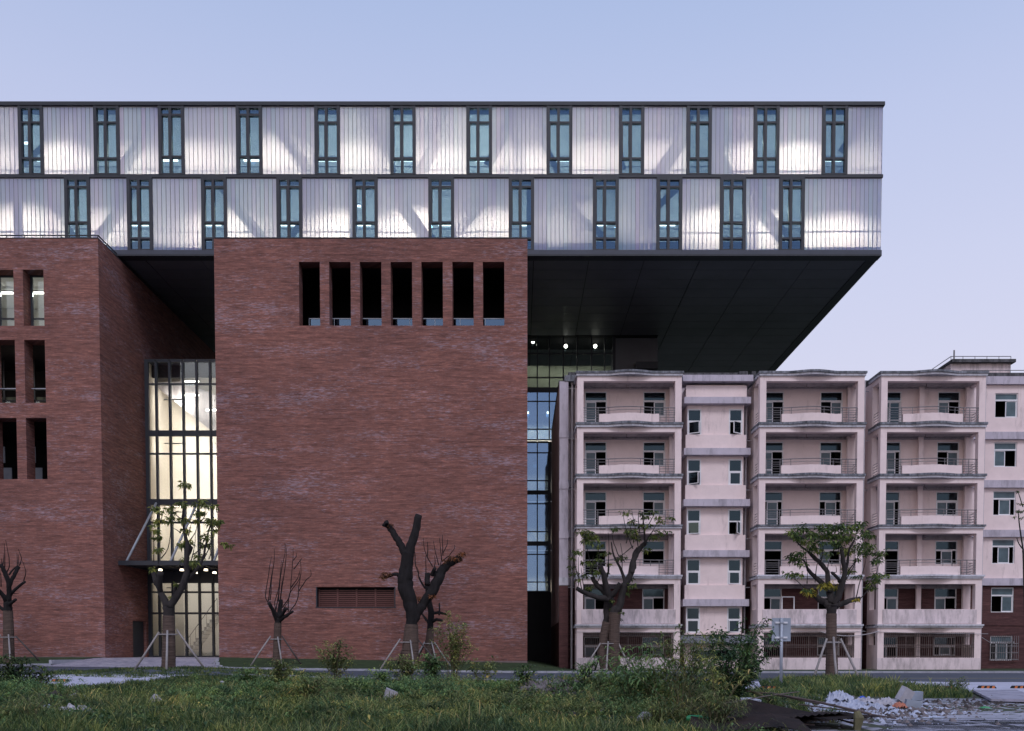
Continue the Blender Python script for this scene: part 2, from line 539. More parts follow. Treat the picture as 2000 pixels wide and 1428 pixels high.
MT['reed'] = leaf_mat('reed_leaf', [(0.0, (0.055, 0.12, 0.05)), (0.6, (0.14, 0.25, 0.095)), (1.0, (0.26, 0.35, 0.13))], 0.3)
MT['shrub'] = leaf_mat('shrub_leaf', [(0.0, (0.018, 0.048, 0.022)), (0.6, (0.055, 0.115, 0.045)), (1.0, (0.13, 0.21, 0.08))], 0.2, 0.45)
MT['stem'] = M('weed_stem', (0.13, 0.12, 0.07), 0.9, 0.3, bmp=0)

def soil_mat():
    m, t, b = nmat('soil_and_turf')
    v = pos(t)
    n1 = noise(t, v, 0.35, 8, 0.7)
    n2 = noise(t, v, 6, 6, 0.7)
    a = ramp(t, n2, [(0.3, (0.022, 0.030, 0.018)), (0.7, (0.055, 0.070, 0.035))])
    s = ramp(t, n2, [(0.3, (0.045, 0.036, 0.034)), (0.7, (0.12, 0.10, 0.10))])
    c = mix(t, ramp(t, n1, [(0.55, (0, 0, 0)), (0.66, (1, 1, 1))]), a, s)
    t.links.new(c, b.inputs['Base Color'])
    b.inputs['Roughness'].default_value = 0.95
    bump(t, b, n2, 0.6, 0.05)
    return m
MT['soil'] = soil_mat()
MT['lawn'] = M('mown_lawn', (0.030, 0.050, 0.020), 0.95, 0.35, 1.5, bmp=0.6)
MT['dirt'] = M('dark_dirt', (0.05, 0.042, 0.042), 0.95, 0.45, 3, bmp=0.6)

def paver_mat():
    m, t, b = nmat('small_pavers')
    br = N(t, 'ShaderNodeTexBrick')
    br.inputs['Scale'].default_value = 1
    br.inputs['Brick Width'].default_value = 0.2
    br.inputs['Row Height'].default_value = 0.1
    br.inputs['Mortar Size'].default_value = 0.006
    br.inputs['Color1'].default_value = (0.34, 0.32, 0.38, 1)
    br.inputs['Color2'].default_value = (0.22, 0.21, 0.27, 1)
    br.inputs['Mortar'].default_value = (0.12, 0.12, 0.14, 1)
    t.links.new(pos(t), br.inputs['Vector'])
    n = noise(t, pos(t), 1.4, 6)
    c = mix(t, 1.0, br.outputs[0], ramp(t, n, [(0.3, (0.75, 0.75, 0.8)), (0.7, (1.3, 1.28, 1.25))]), 'MULTIPLY')
    t.links.new(c, b.inputs['Base Color'])
    b.inputs['Roughness'].default_value = 0.8
    return m
MT['paver'] = paver_mat()
def slab_mat():
    m, t, b = nmat('cracked_slab')
    v = pos(t)
    n1 = noise(t, pos(t, 0.5, 2.2, 1), 0.7, 8, 0.7)
    n2 = noise(t, v, 5, 8, 0.75)
    c = ramp(t, n1, [(0.35, (0.20, 0.20, 0.25)), (0.55, (0.33, 0.33, 0.40)), (0.7, (0.42, 0.42, 0.50))])
    c = mix(t, ramp(t, n2, [(0.56, (0, 0, 0)), (0.68, (0.7, 0.7, 0.7))]), c, (0.10, 0.095, 0.11))
    t.links.new(c, b.inputs['Base Color'])
    b.inputs['Roughness'].default_value = 0.85
    bump(t, b, n2, 0.4, 0.02)
    return m
MT['slab'] = slab_mat()

# ------------------------------------------------------------ terrain
def sstep(a, b, x):
    t = min(1.0, max(0.0, (x - a) / (b - a)))
    return t * t * (3 - 2 * t)

def zroad(X): return min(0.5, max(0.0, -0.0135 * X))
def zbuild(X): return float(np.interp(X, [-17.6, 0.5, 3.0], [0.765, 0.43, 0.04]))

def G(X, Y):
    a = zroad(X)
    z = a + (zbuild(X) - a) * sstep(49.0, 54.0, Y)
    z += 0.30 * math.exp(-((X + 13.6) / 4.6) ** 2 - ((Y - 38.0) / 3.0) ** 2)
    z += 0.16 * math.exp(-((X - 12.2) / 2.3) ** 2 - ((Y - 33.5) / 3.2) ** 2)
    z += 0.40 * math.exp(-((X - 1.3) / 1.8) ** 2 - ((Y - 24.5) / 1.2) ** 2)
    z += 0.16 * math.exp(-((X - 7.3) / 1.5) ** 2 - ((Y - 19.6) / .9) ** 2)
    fld = sstep(26.0, 22.0, Y) * sstep(0.34 * Y + 0.6, 0.34 * Y - 1.6, X)
    if fld > 0:
        z += fld * (0.10 + 0.09 * math.sin(X * 0.9 + 1.3) * math.sin(Y * 0.8 + X * 0.3) + 0.05 * math.sin(X * 2.3 + Y * 1.9))
    return z

def ground_hit(px, py):
    lo, hi = 12.0, 60.0
    D = lo
    while D < hi:
        x, z = W(px, py, D)
        if z < G(x, D): break
        D += 0.1
    return Vector((x, D, G(x, D)))

def sheet(name, mat, xs, ylo, yhi, ny, off, label=None, parent=None, kind='structure', cat=None):
    m = MB()
    rows = []
    for x in xs:
        a, b = ylo(x), yhi(x)
        r = []
        for j in range(ny + 1):
            y = a + (b - a) * j / ny
            r.append(len(m.v))
            m.v.append((x, y, G(x, y) + off))
        rows.append(r)
    for i in range(len(xs) - 1):
        for j in range(ny):
            m.f.append((rows[i][j], rows[i+1][j], rows[i+1][j+1], rows[i][j+1]))
    o = m.build(name, mat, parent, smooth=True)
    if parent is None:
        _props(o, label, cat, None, kind)
    return o

def frange(a, b, st):
    n = max(1, int(round((b - a) / st)))
    return [a + (b - a) * i / n for i in range(n + 1)]

XS = frange(-60, 70, 0.5)
sheet('ground', MT['soil'], XS, lambda x: 4.0, lambda x: 130.0, 420, 0.0, 'rough soil and turf under the weeds and the buildings')
fm = MB()
fm.quad((-900, -300, -0.6), (900, -300, -0.6), (900, 1500, -0.6), (-900, 1500, -0.6))
_props(fm.build('terrain', MT['soil']), 'flat dark land out to the horizon', kind='structure')
sheet('road', MT['asphalt'], XS, lambda x: 35.0, lambda x: 49.2, 30, 0.02, 'grey asphalt campus road running past both buildings')
sheet('road_marking', MT['paint'], frange(4, 34, 0.5), lambda x: 39.6, lambda x: 39.85, 1, 0.026, 'thin faded yellow line along the road')
sheet('parking_area', MT['parking'], frange(-60, -12.6, 0.6), lambda x: 24.4, lambda x: 35.0, 12, 0.024, 'pale concrete parking strip in front of the brick wing')
sheet('parking_area', MT['parking'], frange(6.5, 70, 0.6), lambda x: 26.4, lambda x: 35.0, 12, 0.024, 'pale concrete parking strip in front of the pink apartments')
sheet('parking_line', MT['paint_white'], frange(14, 40, 0.5), lambda x: 27.2, lambda x: 27.34, 1, 0.03, 'white painted line edging the parking strip')
sheet('parking_line', MT['paint_white'], frange(12, 30, 0.5), lambda x: 33.6 - 0.22 * (x - 12), lambda x: 33.72 - 0.22 * (x - 12), 1, 0.031, 'white slanting line across the parking strip')
# entrance paving and lawns
XWL, XWR = WX(205, 1287, 54) , WX(428, 1287, 54)
def left_edge(x): return 49.2 + 4.9 * min(1, max(0, (x + 26.6) / (XWL + 26.4))) ** 1.6
def right_edge(x):
    d = x - (XWR + 0.1)
    return 49.2 + (4.6 if d <= 0 else 4.6 * max(0, 1 - min(1, d / 2.2)) ** 2)
sheet('paving', MT['paver'], frange(XWL - 10, XWR + 2.4, 0.25), lambda x: 49.2, lambda x: 60.0, 20, 0.03, 'grey block paving in front of the glazed entrance')
sheet('lawn', MT['lawn'], frange(-60, XWL - 0.1, 0.4), left_edge, lambda x: 54.3, 8, 0.07, 'dark grass strip at the foot of the brick wing')
sheet('lawn', MT['lawn'], frange(XWR + 0.1, 2.6, 0.3), right_edge, lambda x: 54.3 if x < 0.6 else 75, 8, 0.07, 'grass strip below the big windowless brick wall')
sheet('lawn', MT['lawn'], frange(2.6, 70, 0.5), lambda x: 49.2, lambda x: 58.0, 10, 0.06, 'narrow grass verge along the pink apartments')
# kerb stones
kerb = thing('kerb', (0, 49.2, 0), 'grey stone kerb between road and lawns', 'kerb', kind='structure')
del kerb['category']
def kerb_run(fn, x0, x1, step=1.0):
    xs = frange(x0, x1, step)
    for a, b in zip(xs[:-1], xs[1:]):
        ya, yb = fn(a), fn(b)
        pa, pb = Vector((a, ya, G(a, ya))), Vector((b, yb, G(b, yb)))
        L = (pb - pa).length
        k = ('kerb', round(L, 2))
        if k not in _cache:
            m = MB().box(-L/2 + 0.006, L/2 - 0.006, -0.09, 0.09, -0.1, 0.13)
            me = bpy.data.meshes.new('kerb_stone')
            me.from_pydata(m.v, [], m.f)
            me.materials.append(MT['kerb'])
            _cache[k] = me
        link('kerb_stone', _cache[k], kerb, (pa + pb) / 2, (0, 0, math.atan2(yb - ya, b - a)))
kerb_run(lambda x: left_edge(x) - 0.1, -38, XWL - 0.3)
kerb_run(lambda x: right_edge(x) - 0.1, XWR + 0.15, XWR + 2.4, 0.45)
kerb_run(lambda x: 49.1, XWR + 2.4, 40, 1.2)
kerb_run(lambda x: 34.9, -11, 6.4, 1.2)

def plank(parent, x0, x1, y0, y1, z0, z1):
    """translucent U-shaped profile: a face and two returned edges, open at the back"""
    k = ('pl', round(x1 - x0, 3), round(z1 - z0, 3))
    if k not in _cache:
        w, h, d = k[1] / 2, k[2] / 2, y1 - y0
        m = MB()
        m.quad((-w, 0, -h), (w, 0, -h), (w, 0, h), (-w, 0, h))
        m.quad((-w, d, -h), (-w, 0, -h), (-w, 0, h), (-w, d, h))
        m.quad((w, 0, -h), (w, d, -h), (w, d, h), (w, 0, h))
        me = bpy.data.meshes.new('plank')
        me.from_pydata(m.v, [], m.f)
        me.materials.append(MT['plank'])
        _cache[k] = me
    return link('plank', _cache[k], parent, ((x0 + x1) / 2, y0, (z0 + z1) / 2))

# ------------------------------------------------------------ raised gallery block
YF = 57.0
ZB0 = WZ(498, YF); ZB1 = WZ(490, YF)         # bottom fascia
ZM0 = WZ(348, YF); ZM1 = WZ(342, YF)
ZT0 = WZ(208, YF); ZT1 = WZ(201, YF)
XR = WX(1722, 350, YF)
XL = -44.0
YBK = 86.0
blk = thing('gallery_block', (0, YF, ZB0), 'long two storey translucent block cantilevered over the apartments, lit from inside', 'building')
bx('bottom_fascia', MT['fascia'], blk, XL, XR + .03, YF - 0.12, YF + .418, ZB0, ZB1)
bx('middle_fascia', MT['dark_metal'], blk, XL, XR + .05, YF - 0.10, YF + .418, ZM0, ZM1)
bx('top_fascia', MT['dark_metal'], blk, XL, XR + .08, YF - 0.16, YF + .3, ZT0, ZT1)
bx('roof', MT['dark_metal'], blk, XL, XR, YF + .3, YBK, ZT0, ZT1 - .05)
# end wall of the block and back
bx('end_wall', MT['plank'], blk, XR - .15, XR, YF + .3, YBK, ZB1, ZT0)
bx('back_wall', MT['dark_metal'], blk, XL, XR - .15, YBK - .3, YBK, ZB1, ZT0)
bx('edge_trim', MT['dark_metal'], blk, XR - 0.62, XR + .03, YF + .3, YBK, ZB0 - 0.06, ZB1 - .02)
bx('edge_trim', MT['dark_metal'], blk, XL, XR + .03, YF - .12, YF + 0.6, ZB0 - 0.10, ZB0 - .003)
bx('soffit_deck', MT['soffit_gap'], blk, XL, XR - 0.62, YF + .6, YBK, ZB0 + .03, ZB1 - .02)
nx = 14
pw = (XR - 0.62 - (XR - 0.62 - 3.45 * nx)) / nx
for i in range(nx):
    for j in range(17):
        x1 = XR - 0.63 - i * pw
        y0 = YF + 0.62 + j * 1.52
        bx('soffit_panel', MT['soffit'], blk, x1 - pw + .04, x1, y0, y0 + 1.48, ZB0 - 0.02 - 0.012 * ((i * 7 + j * 3) % 3), ZB0 + .02)

# interior
ZF2 = WZ(467, YF)        # lower gallery floor level
YI = 64.5
bx('gallery_floor', MT['white_room'], blk, XL, XR - .2, YF + .42, YI, ZF2 - .25, ZF2 - 0.02)
bx('floor_edge', MT['dark_room'], blk, XL, XR - .2, YF + .36, YF + .418, ZF2 - .3, ZF2 + 0.0)
bx('gallery_floor', MT['white_room'], blk, XL, XR - .2, YF + .42, YI, ZM0 + .02, ZM1 - .05)
bx('gallery_ceiling', MT['white_room'], blk, XL, XR - .2, YF + .42, YI, ZM0 - .2, ZM0 - .1)
bx('gallery_ceiling', MT['white_room'], blk, XL, XR - .2, YF + .42, YI, ZT0 - .25, ZT0 - .12)
bx('inner_wall', MT['white_room'], blk, XL, XR - .2, YI, YI + .2, ZB1, ZT0)
rows = [dict(z0=ZM1, z1=ZT0, w=[(37.5, 86), (184.5, 234.5), (310.5, 361), (462, 512.8), (615, 664.5), (762.5, 812), (911, 961), (1067.6, 1117.6), (1208.8, 1258), (1340.5, 1389.5), (1471.4, 1521.4), (1604.8, 1654.8)], py=275, tr=None),
        dict(z0=ZB1, z1=ZM0, w=[(128, 177.5), (249.5, 299), (394.5, 444), (541, 591), (689, 738), (837, 887), (993.8, 1043), (1158, 1208), (1282, 1332), (1405.5, 1456), (1521, 1570.5)], py=420, tr=None)]
for ri, R in enumerate(rows):
    wins = [(WX(a, R['py'], YF), WX(b, R['py'], YF)) for a, b in R['w']]
    z0, z1 = R['z0'], R['z1']
    for wi, (a, b) in enumerate(wins):
        if ri == 0:
            tr = [WZ(226 if wi in (2, 3) else 241, YF), WZ(307.5 if wi in (2, 3) else 311, YF)]
        else:
            tr = [WZ(366.5, YF), WZ(436, YF), WZ(467, YF)]
        f = MB()
        ya, yb = YF - 0.13, YF + 0.12
        fw = 0.19
        mid = a + (b - a) * 0.47
        e = 0.004
        f.box(a, a + fw, ya, yb, z0 + e, z1 - e)
        f.box(b - fw, b, ya, yb, z0 + e, z1 - e)
        f.box(mid - .09, mid + .07, ya + .01, yb, z0 + e, z1 - e)
        for u0, u1 in ((a + fw, mid - .09), (mid + .07, b - fw)):
            f.box(u0, u1, ya + .02, yb, z1 - 0.16, z1 - e)
            f.box(u0, u1, ya + .02, yb, z0 + e, z0 + 0.07)
            for t_ in tr:
                f.box(u0, u1, ya + .02, yb, t_ - .06, t_ + .06)
        # opening casement in the narrow bay, a frame inside the frame
        u0, u1 = a + fw, mid - .09
        f.box(u0, u0 + .05, ya + .04, yb, tr[1] + .06, tr[0] - .06)
        f.box(u1 - .05, u1, ya + .04, yb, tr[1] + .06, tr[0] - .06)
        wo_ = f.build('window', MT['dark_metal'], blk)
        zz = [z0 + .07] + [t_ for t_ in reversed(tr)] + [z1 - .16]
        for u0, u1 in ((a + fw, mid - .09), (mid + .07, b - fw)):
            for q in range(len(zz) - 1):
                za = zz[q] + (.06 if q else 0)
                zb = zz[q + 1] - (.06 if q < len(zz) - 2 else 0)
                bx('pane', MT['glass'], wo_, u0, u1, YF + .0, YF + .02, za, zb)
    edges = [XL + 12] + [v for w_ in wins for v in w_] + [XR - .005]
    for k in range(0, len(edges), 2):
        a, b = edges[k], edges[k + 1]
        if b - a < 0.3: continue
        n = max(2, round((b - a) / 0.262))
        w_ = (b - a) / n
        sm = MB()
        for q in range(n + 1):
            xx = a + q * w_
            sm.box(max(a, xx - .009), min(b, xx + .009), YF - .035, YF + .05, z0 + .004, z1 - .004)
        sm.box(a, b, YF - .03, YF + .05, z0 + .004, z0 + .05)
        sm.box(a, b, YF - .03, YF + .05, z1 - .06, z1 - .004)
        po = sm.build('facade_panel', MT['seam'], blk)
        for q in range(n):
            plank(po, a + q * w_ + .009, a + (q + 1) * w_ - .009, YF - .02, YF + .03, z0 + .05, z1 - .06)
    # far left continuation beyond the frame
    bx('facade_panel', MT['plank'], blk, XL, XL + 12, YF - .02, YF + .03, z0 + .05, z1 - .06)
    # grille rail seen faintly through the planks
    zr = WZ(321 if ri == 0 else 443, YF)
    bx('safety_rail', MT['steel_white'], blk, XL + 12, XR - .3, YF + .28, YF + .32, zr - .03, zr + .03)

# truss behind the facade: verticals and diagonals cast their shade on the planks
def strut(pa, pb, D=YF + 0.75, r=0.20):
    x0, z0 = W(pa[0], pa[1], D)
    x1, z1 = W(pb[0], pb[1], D)
    m = MB()
    d = Vector((x1 - x0, 0, z1 - z0)).normalized()
    nrm = Vector((-d.z, 0, d.x)) * r
    p = [Vector((x0, 0, z0)) - nrm, Vector((x0, 0, z0)) + nrm, Vector((x1, 0, z1)) + nrm, Vector((x1, 0, z1)) - nrm]
    m.prism_xz([(q.x, q.z) for q in p], D - .15, D + .15)
    m.build('truss_member', MT['steel_white'], blk)
for a, b in [((165, 212), (30, 342)), ((330, 212), (235, 335)), ((515, 215), (610, 342)), ((700, 210), (770, 340)), ((820, 330), (880, 215)), ((1010, 215), (950, 325)), ((1030, 215), (1090, 340)), ((1200, 215), (1215, 335)), ((1360, 212), (1270, 342)), ((1385, 215), (1440, 340)), ((1640, 300), (1700, 215)),
             ((80, 370), (165, 490)), ((270, 360), (175, 490)), ((430, 365), (535, 490)), ((640, 360), (560, 480)), ((775, 365), (860, 490)), ((985, 362), (870, 490)), ((1085, 362), (1200, 490)), ((1330, 362), (1205, 480)), ((1455, 365), (1560, 490))]:
    strut(a, b)
for px in (177, 600, 765, 1003, 1396):
    x = WX(px, 275, YF + .75)
    bx('column', MT['steel_white'], blk, x - .2, x + .2, YF + .6, YF + .9, ZM1, ZT0 - .25)
for px in (45, 690, 1035, 1275, 1480):
    x = WX(px, 275, YF + .75)
    bx('column', MT['steel_white'], blk, x - .2, x + .2, YF + .6, YF + .9, ZF2, ZM0 - .2)

def spot(parent, loc, power, cone, col=(1.0, 0.92, 0.80), blend=0.6, r=0.15, d=(0, 0, -1)):
    l = bpy.data.lights.new('lamp_glow', 'SPOT')
    l.energy = power
    l.spot_size = math.radians(cone)
    l.spot_blend = blend
    l.shadow_soft_size = r
    l.color = col
    o = bpy.data.objects.new('lamp_glow', l)
    C.objects.link(o)
    o.parent = parent
    o.location = Vector(loc) - WL[parent]
    o.rotation_euler = Vector(d).to_track_quat('-Z', 'Y').to_euler()
    return o

def pendant(x, y, z, ln, ceil, power, cone=140):
    m = MB()
    m.box(x - ln/2, x + ln/2, y - .09, y + .09, z + .05, z + .12)
    m.box(x - ln/2 + .1, x - ln/2 + .12, y - .01, y + .01, z + .12, ceil)
    m.box(x + ln/2 - .12, x + ln/2 - .1, y - .01, y + .01, z + .12, ceil)
    o = m.build('pendant_light', MT['steel_white'], blk)
    bx('tube', MT['tube_light'], o, x - ln/2, x + ln/2, y - .07, y + .07, z - .03, z + .05)
    spot(o, (x, y, z - .06), power, cone)
# (pixel x, pixel y, depth, power) of the pools of light
POOLS = [(18, 268, 2.2, 300), (135, 262, 2.0, 520), (262, 268, 2.6, 420), (395, 255, 2.4, 480), (470, 264, 3.6, 330), (540, 250, 2.2, 420), (575, 268, 2.8, 260), (700, 262, 2.4, 420), (830, 258, 2.6, 460), (885, 266, 3.2, 300), (975, 262, 2.4, 330), (1050, 264, 2.6, 420), (1160, 258, 2.6, 460), (1285, 264, 2.4, 400), (1466, 262, 1.9, 460), (1552, 262, 1.9, 520), (1680, 272, 2.3, 160),
         (60, 392, 2.6, 480), (215, 396, 2.8, 330), (340, 385, 2.6, 470), (385, 396, 3.4, 260), (450, 392, 2.4, 360), (640, 382, 2.6, 470), (680, 396, 2.4, 360), (820, 390, 2.2, 380), (925, 385, 2.4, 430), (975, 392, 2.6, 380), (1062, 376, 2.2, 480), (1146, 380, 2.0, 440), (1262, 380, 2.2, 460), (1395, 396, 1.9, 260), (1512, 400, 1.9, 260), (1625, 404, 2.3, 330)]
for px, py, d, pw_ in POOLS:
    y = YF + d
    d *= 1.15
    y = YF + d
    x = WX(px, py, YF) * (1 + d / YF * .5)
    z = WZ(py, YF) + d * .40
    ce = (ZT0 - .25) if py < 340 else (ZM0 - .2)
    pendant(x, y, z, 1.1, ce, pw_ * (3.0 if py < 340 else 7.6), 138 + random.uniform(-6, 6))
# second, deeper row seen through the windows
for px, py in [(328, 283), (495, 302), (640, 301), (800, 300), (948, 300), (1105, 300), (270, 415), (412, 405), (560, 430), (705, 436), (875, 409), (1036, 403), (1166, 404), (1300, 420), (60, 292), (1625, 292)]:
    y = YF + 5.2
    x, z = W(px, py, y)
    ce = (ZT0 - .25) if py < 340 else (ZM0 - .2)
    pendant(x, y, min(z, ce - .25), 1.3, ce, 680, 170)

# ------------------------------------------------------------ brick buildings
YB = 54.0
ZR = WZ(466, YB)
GBZ = 0.2
XA = WX(192, 466, YB) * 0.5 + WX(205, 1287, YB) * 0.5        # right edge of the wing
XM0 = WX(419, 466, YB) * 0.5 + WX(427, 1287, YB) * 0.5
XM1 = WX(1030, 700, YB)
wing = thing('brick_wing', (-33, YB, GBZ), 'red brick wing with stacked deep-set windows and a long receding side wall', 'building')
YWB = 75.0
XWL0 = -52.0
lo_x = [(WX(0, 580, YB) - .55, WX(27, 580, YB)), (WX(45.3, 580, YB), WX(85.7, 580, YB))]
r1 = (WZ(636.4, YB), WZ(527, YB)); r2 = (WZ(787, YB), WZ(664, YB)); r3 = (WZ(936, YB), WZ(816.4, YB))
holes = []
pitch = lo_x[1][0] - lo_x[0][0]
cols = [lo_x[1], lo_x[0]] + [(lo_x[0][0] - pitch * k, lo_x[0][1] - pitch * k) for k in (1, 2, 3)]
for (a, b) in cols:
    for (c, d) in (r1, r2, r3):
        holes.append((a, b, c, d))
m = wall_mb(MB(), XWL0, XA, GBZ, ZR, YB, YB + 0.95, holes)
m.build('front_wall', MT['brick'], wing)
# side wall with the door opening, in the y-z plane
DY0, DY1 = 57.9, 60.0
ZD = WZ(1213, 58.6)
m = MB()
for (a, b, c, d) in ((YB + .95, DY0, GBZ, ZR), (DY0, DY1, ZD, ZR), (DY1, YWB, GBZ, ZR)):
    m.box(XA - .5, XA, a, b, c, d)
m.build('side_wall', MT['brick'], wing)
dm = MB().box(XA - .25, XA - .18, DY0, DY1, zbuild(-20), ZD)
dm.build('side_door', MT['dark_metal'], wing)
bx('wall_base', MT['footing'], wing, XWL0, XA + .02, YB - .02, YB + .002, GBZ, zbuild(-20) + .10)
bx('roof', MT['dark_metal'], wing, XWL0, XA - .5, YB + .95, YWB, ZR - .4, ZR - .3)
bx('back_wall', MT['brick'], wing, XWL0, XA - .5, YWB - .3, YWB, GBZ, ZR - .4)
bx('coping', MT['dark_metal'], wing, XWL0, XA + .02, YB - .02, YB + .5, ZR + .003, ZR + .05)
bx('coping', MT['dark_metal'], wing, XA - .48, XA + .02, YB + .5, YWB, ZR + .003, ZR + .05)
rl = MB()
posts = []
zh = ZR + WZ(456.5, YB + .4) - WZ(466, YB + .4) + .06
xx = XA - .2
while xx > -40:
    posts.append((xx - .02, xx + .02, YB + .4, YB + .44))
    xx -= 1.07
rl.box(-42, XA - .15, YB + .39, YB + .45, zh, zh + .05)
for q in range(9):
    y = YB + 1.5 + q * 1.1
    posts.append((XA - .2, XA - .16, y, y + .04))
rl.box(XA - .21, XA - .15, YB + .45, YB + 3.0, zh, zh + .05)
rr_ = rl.build('roof_railing', MT['dark_metal'], wing)
for a, b, c, d in posts:
    bx('post', MT['dark_metal'], rr_, a, b, c, d, ZR + .05, zh)
# rooms
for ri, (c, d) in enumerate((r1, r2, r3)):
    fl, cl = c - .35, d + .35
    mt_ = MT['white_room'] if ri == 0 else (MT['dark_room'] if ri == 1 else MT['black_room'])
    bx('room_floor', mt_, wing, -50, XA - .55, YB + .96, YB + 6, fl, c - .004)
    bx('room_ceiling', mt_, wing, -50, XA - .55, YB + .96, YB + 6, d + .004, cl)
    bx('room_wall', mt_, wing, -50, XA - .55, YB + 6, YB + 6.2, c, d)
for ci, (a, b) in enumerate(cols):
    c, d = r1
    f = MB()
    y0, y1 = YB + .80, YB + .9
    f.box(a, a + .13, y0, y1, c, d)
    f.box(b - .07, b, y0, y1, c, d)
    f.box(a + .13, b - .07, y0, y1, d - .1, d)
    f.box(a + .13, b - .07, y0, y1, c, c + .08)
    zt = c + (d - c) * .215
    f.box(a + .13, b - .07, y0, y1, zt - .05, zt + .05)
    w_ = f.build('window', MT['dark_metal'], wing)
    bx('pane', MT['glass_clear'], w_, a + .13, b - .07, YB + .84, YB + .86, c + .08, zt - .05)
    bx('pane', MT['glass_clear'], w_, a + .13, b - .07, YB + .84, YB + .86, zt + .05, d - .1)
    c, d = r2
    f = MB()
    y0, y1 = YB + 3.6, YB + 3.7
    f.box(a, b + .8, y0, y1, c + 1.05, c + 1.15)
    f.box(a, b + .8, y0, y1, c + 1.75, c + 1.9)
    f.box(a + .5, a + .6, y0, y1, c, d)
    f.box(b + .3, b + .4, y0, y1, c, d)
    w_ = f.build('inner_window', MT['dark_metal'], wing)
    bx('pane', MT['glass_clear'], w_, a + .6, b + .3, YB + 3.62, YB + 3.64, c, c + 1.05)
    bx('inner_wall', MT['green_wall'], wing, a - .3, b + .75, YB + 4.6, YB + 4.7, c, c + 1.6)
    f = MB()
    f.box(a, b, YB + .7, YB + .75, c + 1.0, c + 1.05)
    f.build('handrail', MT['galv'], wing)
    c, d = r3
    bx('reflection_panel', MT['sign_back'], wing, a + .15, a + .75, YB + 3.2, YB + 3.25, c + 1.6, c + 2.6)  # pale panels stand in for buildings reflected in the dark opening
    bx('reflection_panel', MT['sign_back'], wing, a + .5, a + 1.15, YB + 3.2, YB + 3.25, c + .25, c + 1.3)
for ci in (0, 1, 2):
    a, b = cols[ci]
    c, d = r2
    y = YB + 2.2
    x = a + 0.95 if ci == 0 else a + .4
    o = MB().tube([(x, y, d - .30), (x, y, d - .0)], .06, 8).build('ceiling_lamp', MT['dark_metal'], wing)
    MB().tube([(x, y, d - .44), (x, y, d - .30)], .08, 10).build('bulb', MT['down_light'], o)
    spot(o, (x, y, d - .48), 60, 150)
    c, d = r1
    o = MB().box((a + b)/2 - .1, (a + b)/2 + 1.2, YB + 2.5, YB + 2.7, d - .3, d - .2).build('strip_light', MT['steel_white'], wing)
    bx('tube', MT['tube_light'], o, (a + b)/2, (a + b)/2 + 1.1, YB + 2.5, YB + 2.7, d - .35, d - .3)
    spot(o, ((a + b)/2 + .5, YB + 2.6, d - .4), 150, 170)

main = thing('brick_tower', ((XM0 + XM1)/2, YB, GBZ), 'massive windowless red brick block with seven tall openings near its top', 'building')
OX = [(584, 625), (643, 685), (703, 745), (763, 805), (823, 865), (883.5, 925), (943, 985)]
oz = (WZ(636, YB), WZ(511.6, YB))
ops = [(WX(a, 573, YB), WX(b, 573, YB), oz[0], oz[1]) for a, b in OX]
lv = (WX(617, 1166, YB), WX(772.4, 1166, YB), WZ(1185.6, YB), WZ(1146.5, YB))
YMB = 71.0
m = wall_mb(MB(), XM0, XM1, GBZ, ZR, YB, YB + 0.9, ops + [lv])
m.build('front_wall', MT['brick'], main)
bx('side_wall', MT['brick'], main, XM0, XM0 + .5, YB + .9, YMB, GBZ, ZR)
bx('side_wall', MT['brick'], main, XM1 - .5, XM1, YB + .9, YMB, GBZ, ZR)
bx('roof', MT['dark_metal'], main, XM0 + .5, XM1 - .5, YB + 3.0, YMB, ZR - .35, ZR - .2)
bx('coping', MT['dark_metal'], main, XM0 - .02, XM1 + .02, YB - .03, YB + .9, ZR + .003, ZR + .06)
bx('wall_base', MT['footing'], main, XM0, XM1, YB - .025, YB + .002, GBZ, GBZ + .42)
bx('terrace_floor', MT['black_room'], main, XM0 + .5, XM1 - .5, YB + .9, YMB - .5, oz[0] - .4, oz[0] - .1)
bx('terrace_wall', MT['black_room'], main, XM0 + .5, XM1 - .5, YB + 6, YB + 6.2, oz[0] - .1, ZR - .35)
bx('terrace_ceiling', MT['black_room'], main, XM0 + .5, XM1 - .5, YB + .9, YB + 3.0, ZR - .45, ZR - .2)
# glass balustrade on the terrace
yb_ = YB + 1.5
bs = MB()
xs0, xs1 = WX(604, 630, yb_), XM1 - 1.0
zb1 = WZ(622.5, yb_)
bs.box(xs0, xs1, yb_ - .03, yb_ + .03, zb1 - .03, zb1 + .02)
nb = 8
for q in range(nb + 1):
    xq = xs0 + (xs1 - xs0) * q / nb
    bs.box(xq - .015, xq + .015, yb_ - .03, yb_ + .03, oz[0] - .1, zb1 - .03)
bo = bs.build('balustrade', MT['galv'], main)
for q in range(nb):
    xa, xb = xs0 + (xs1 - xs0) * q / nb + .015, xs0 + (xs1 - xs0) * (q + 1) / nb - .015
    bx('glass_panel', MT['glass_rail'], bo, xa, xb, yb_ - .01, yb_ + .01, oz[0] - .08, zb1 - .03)
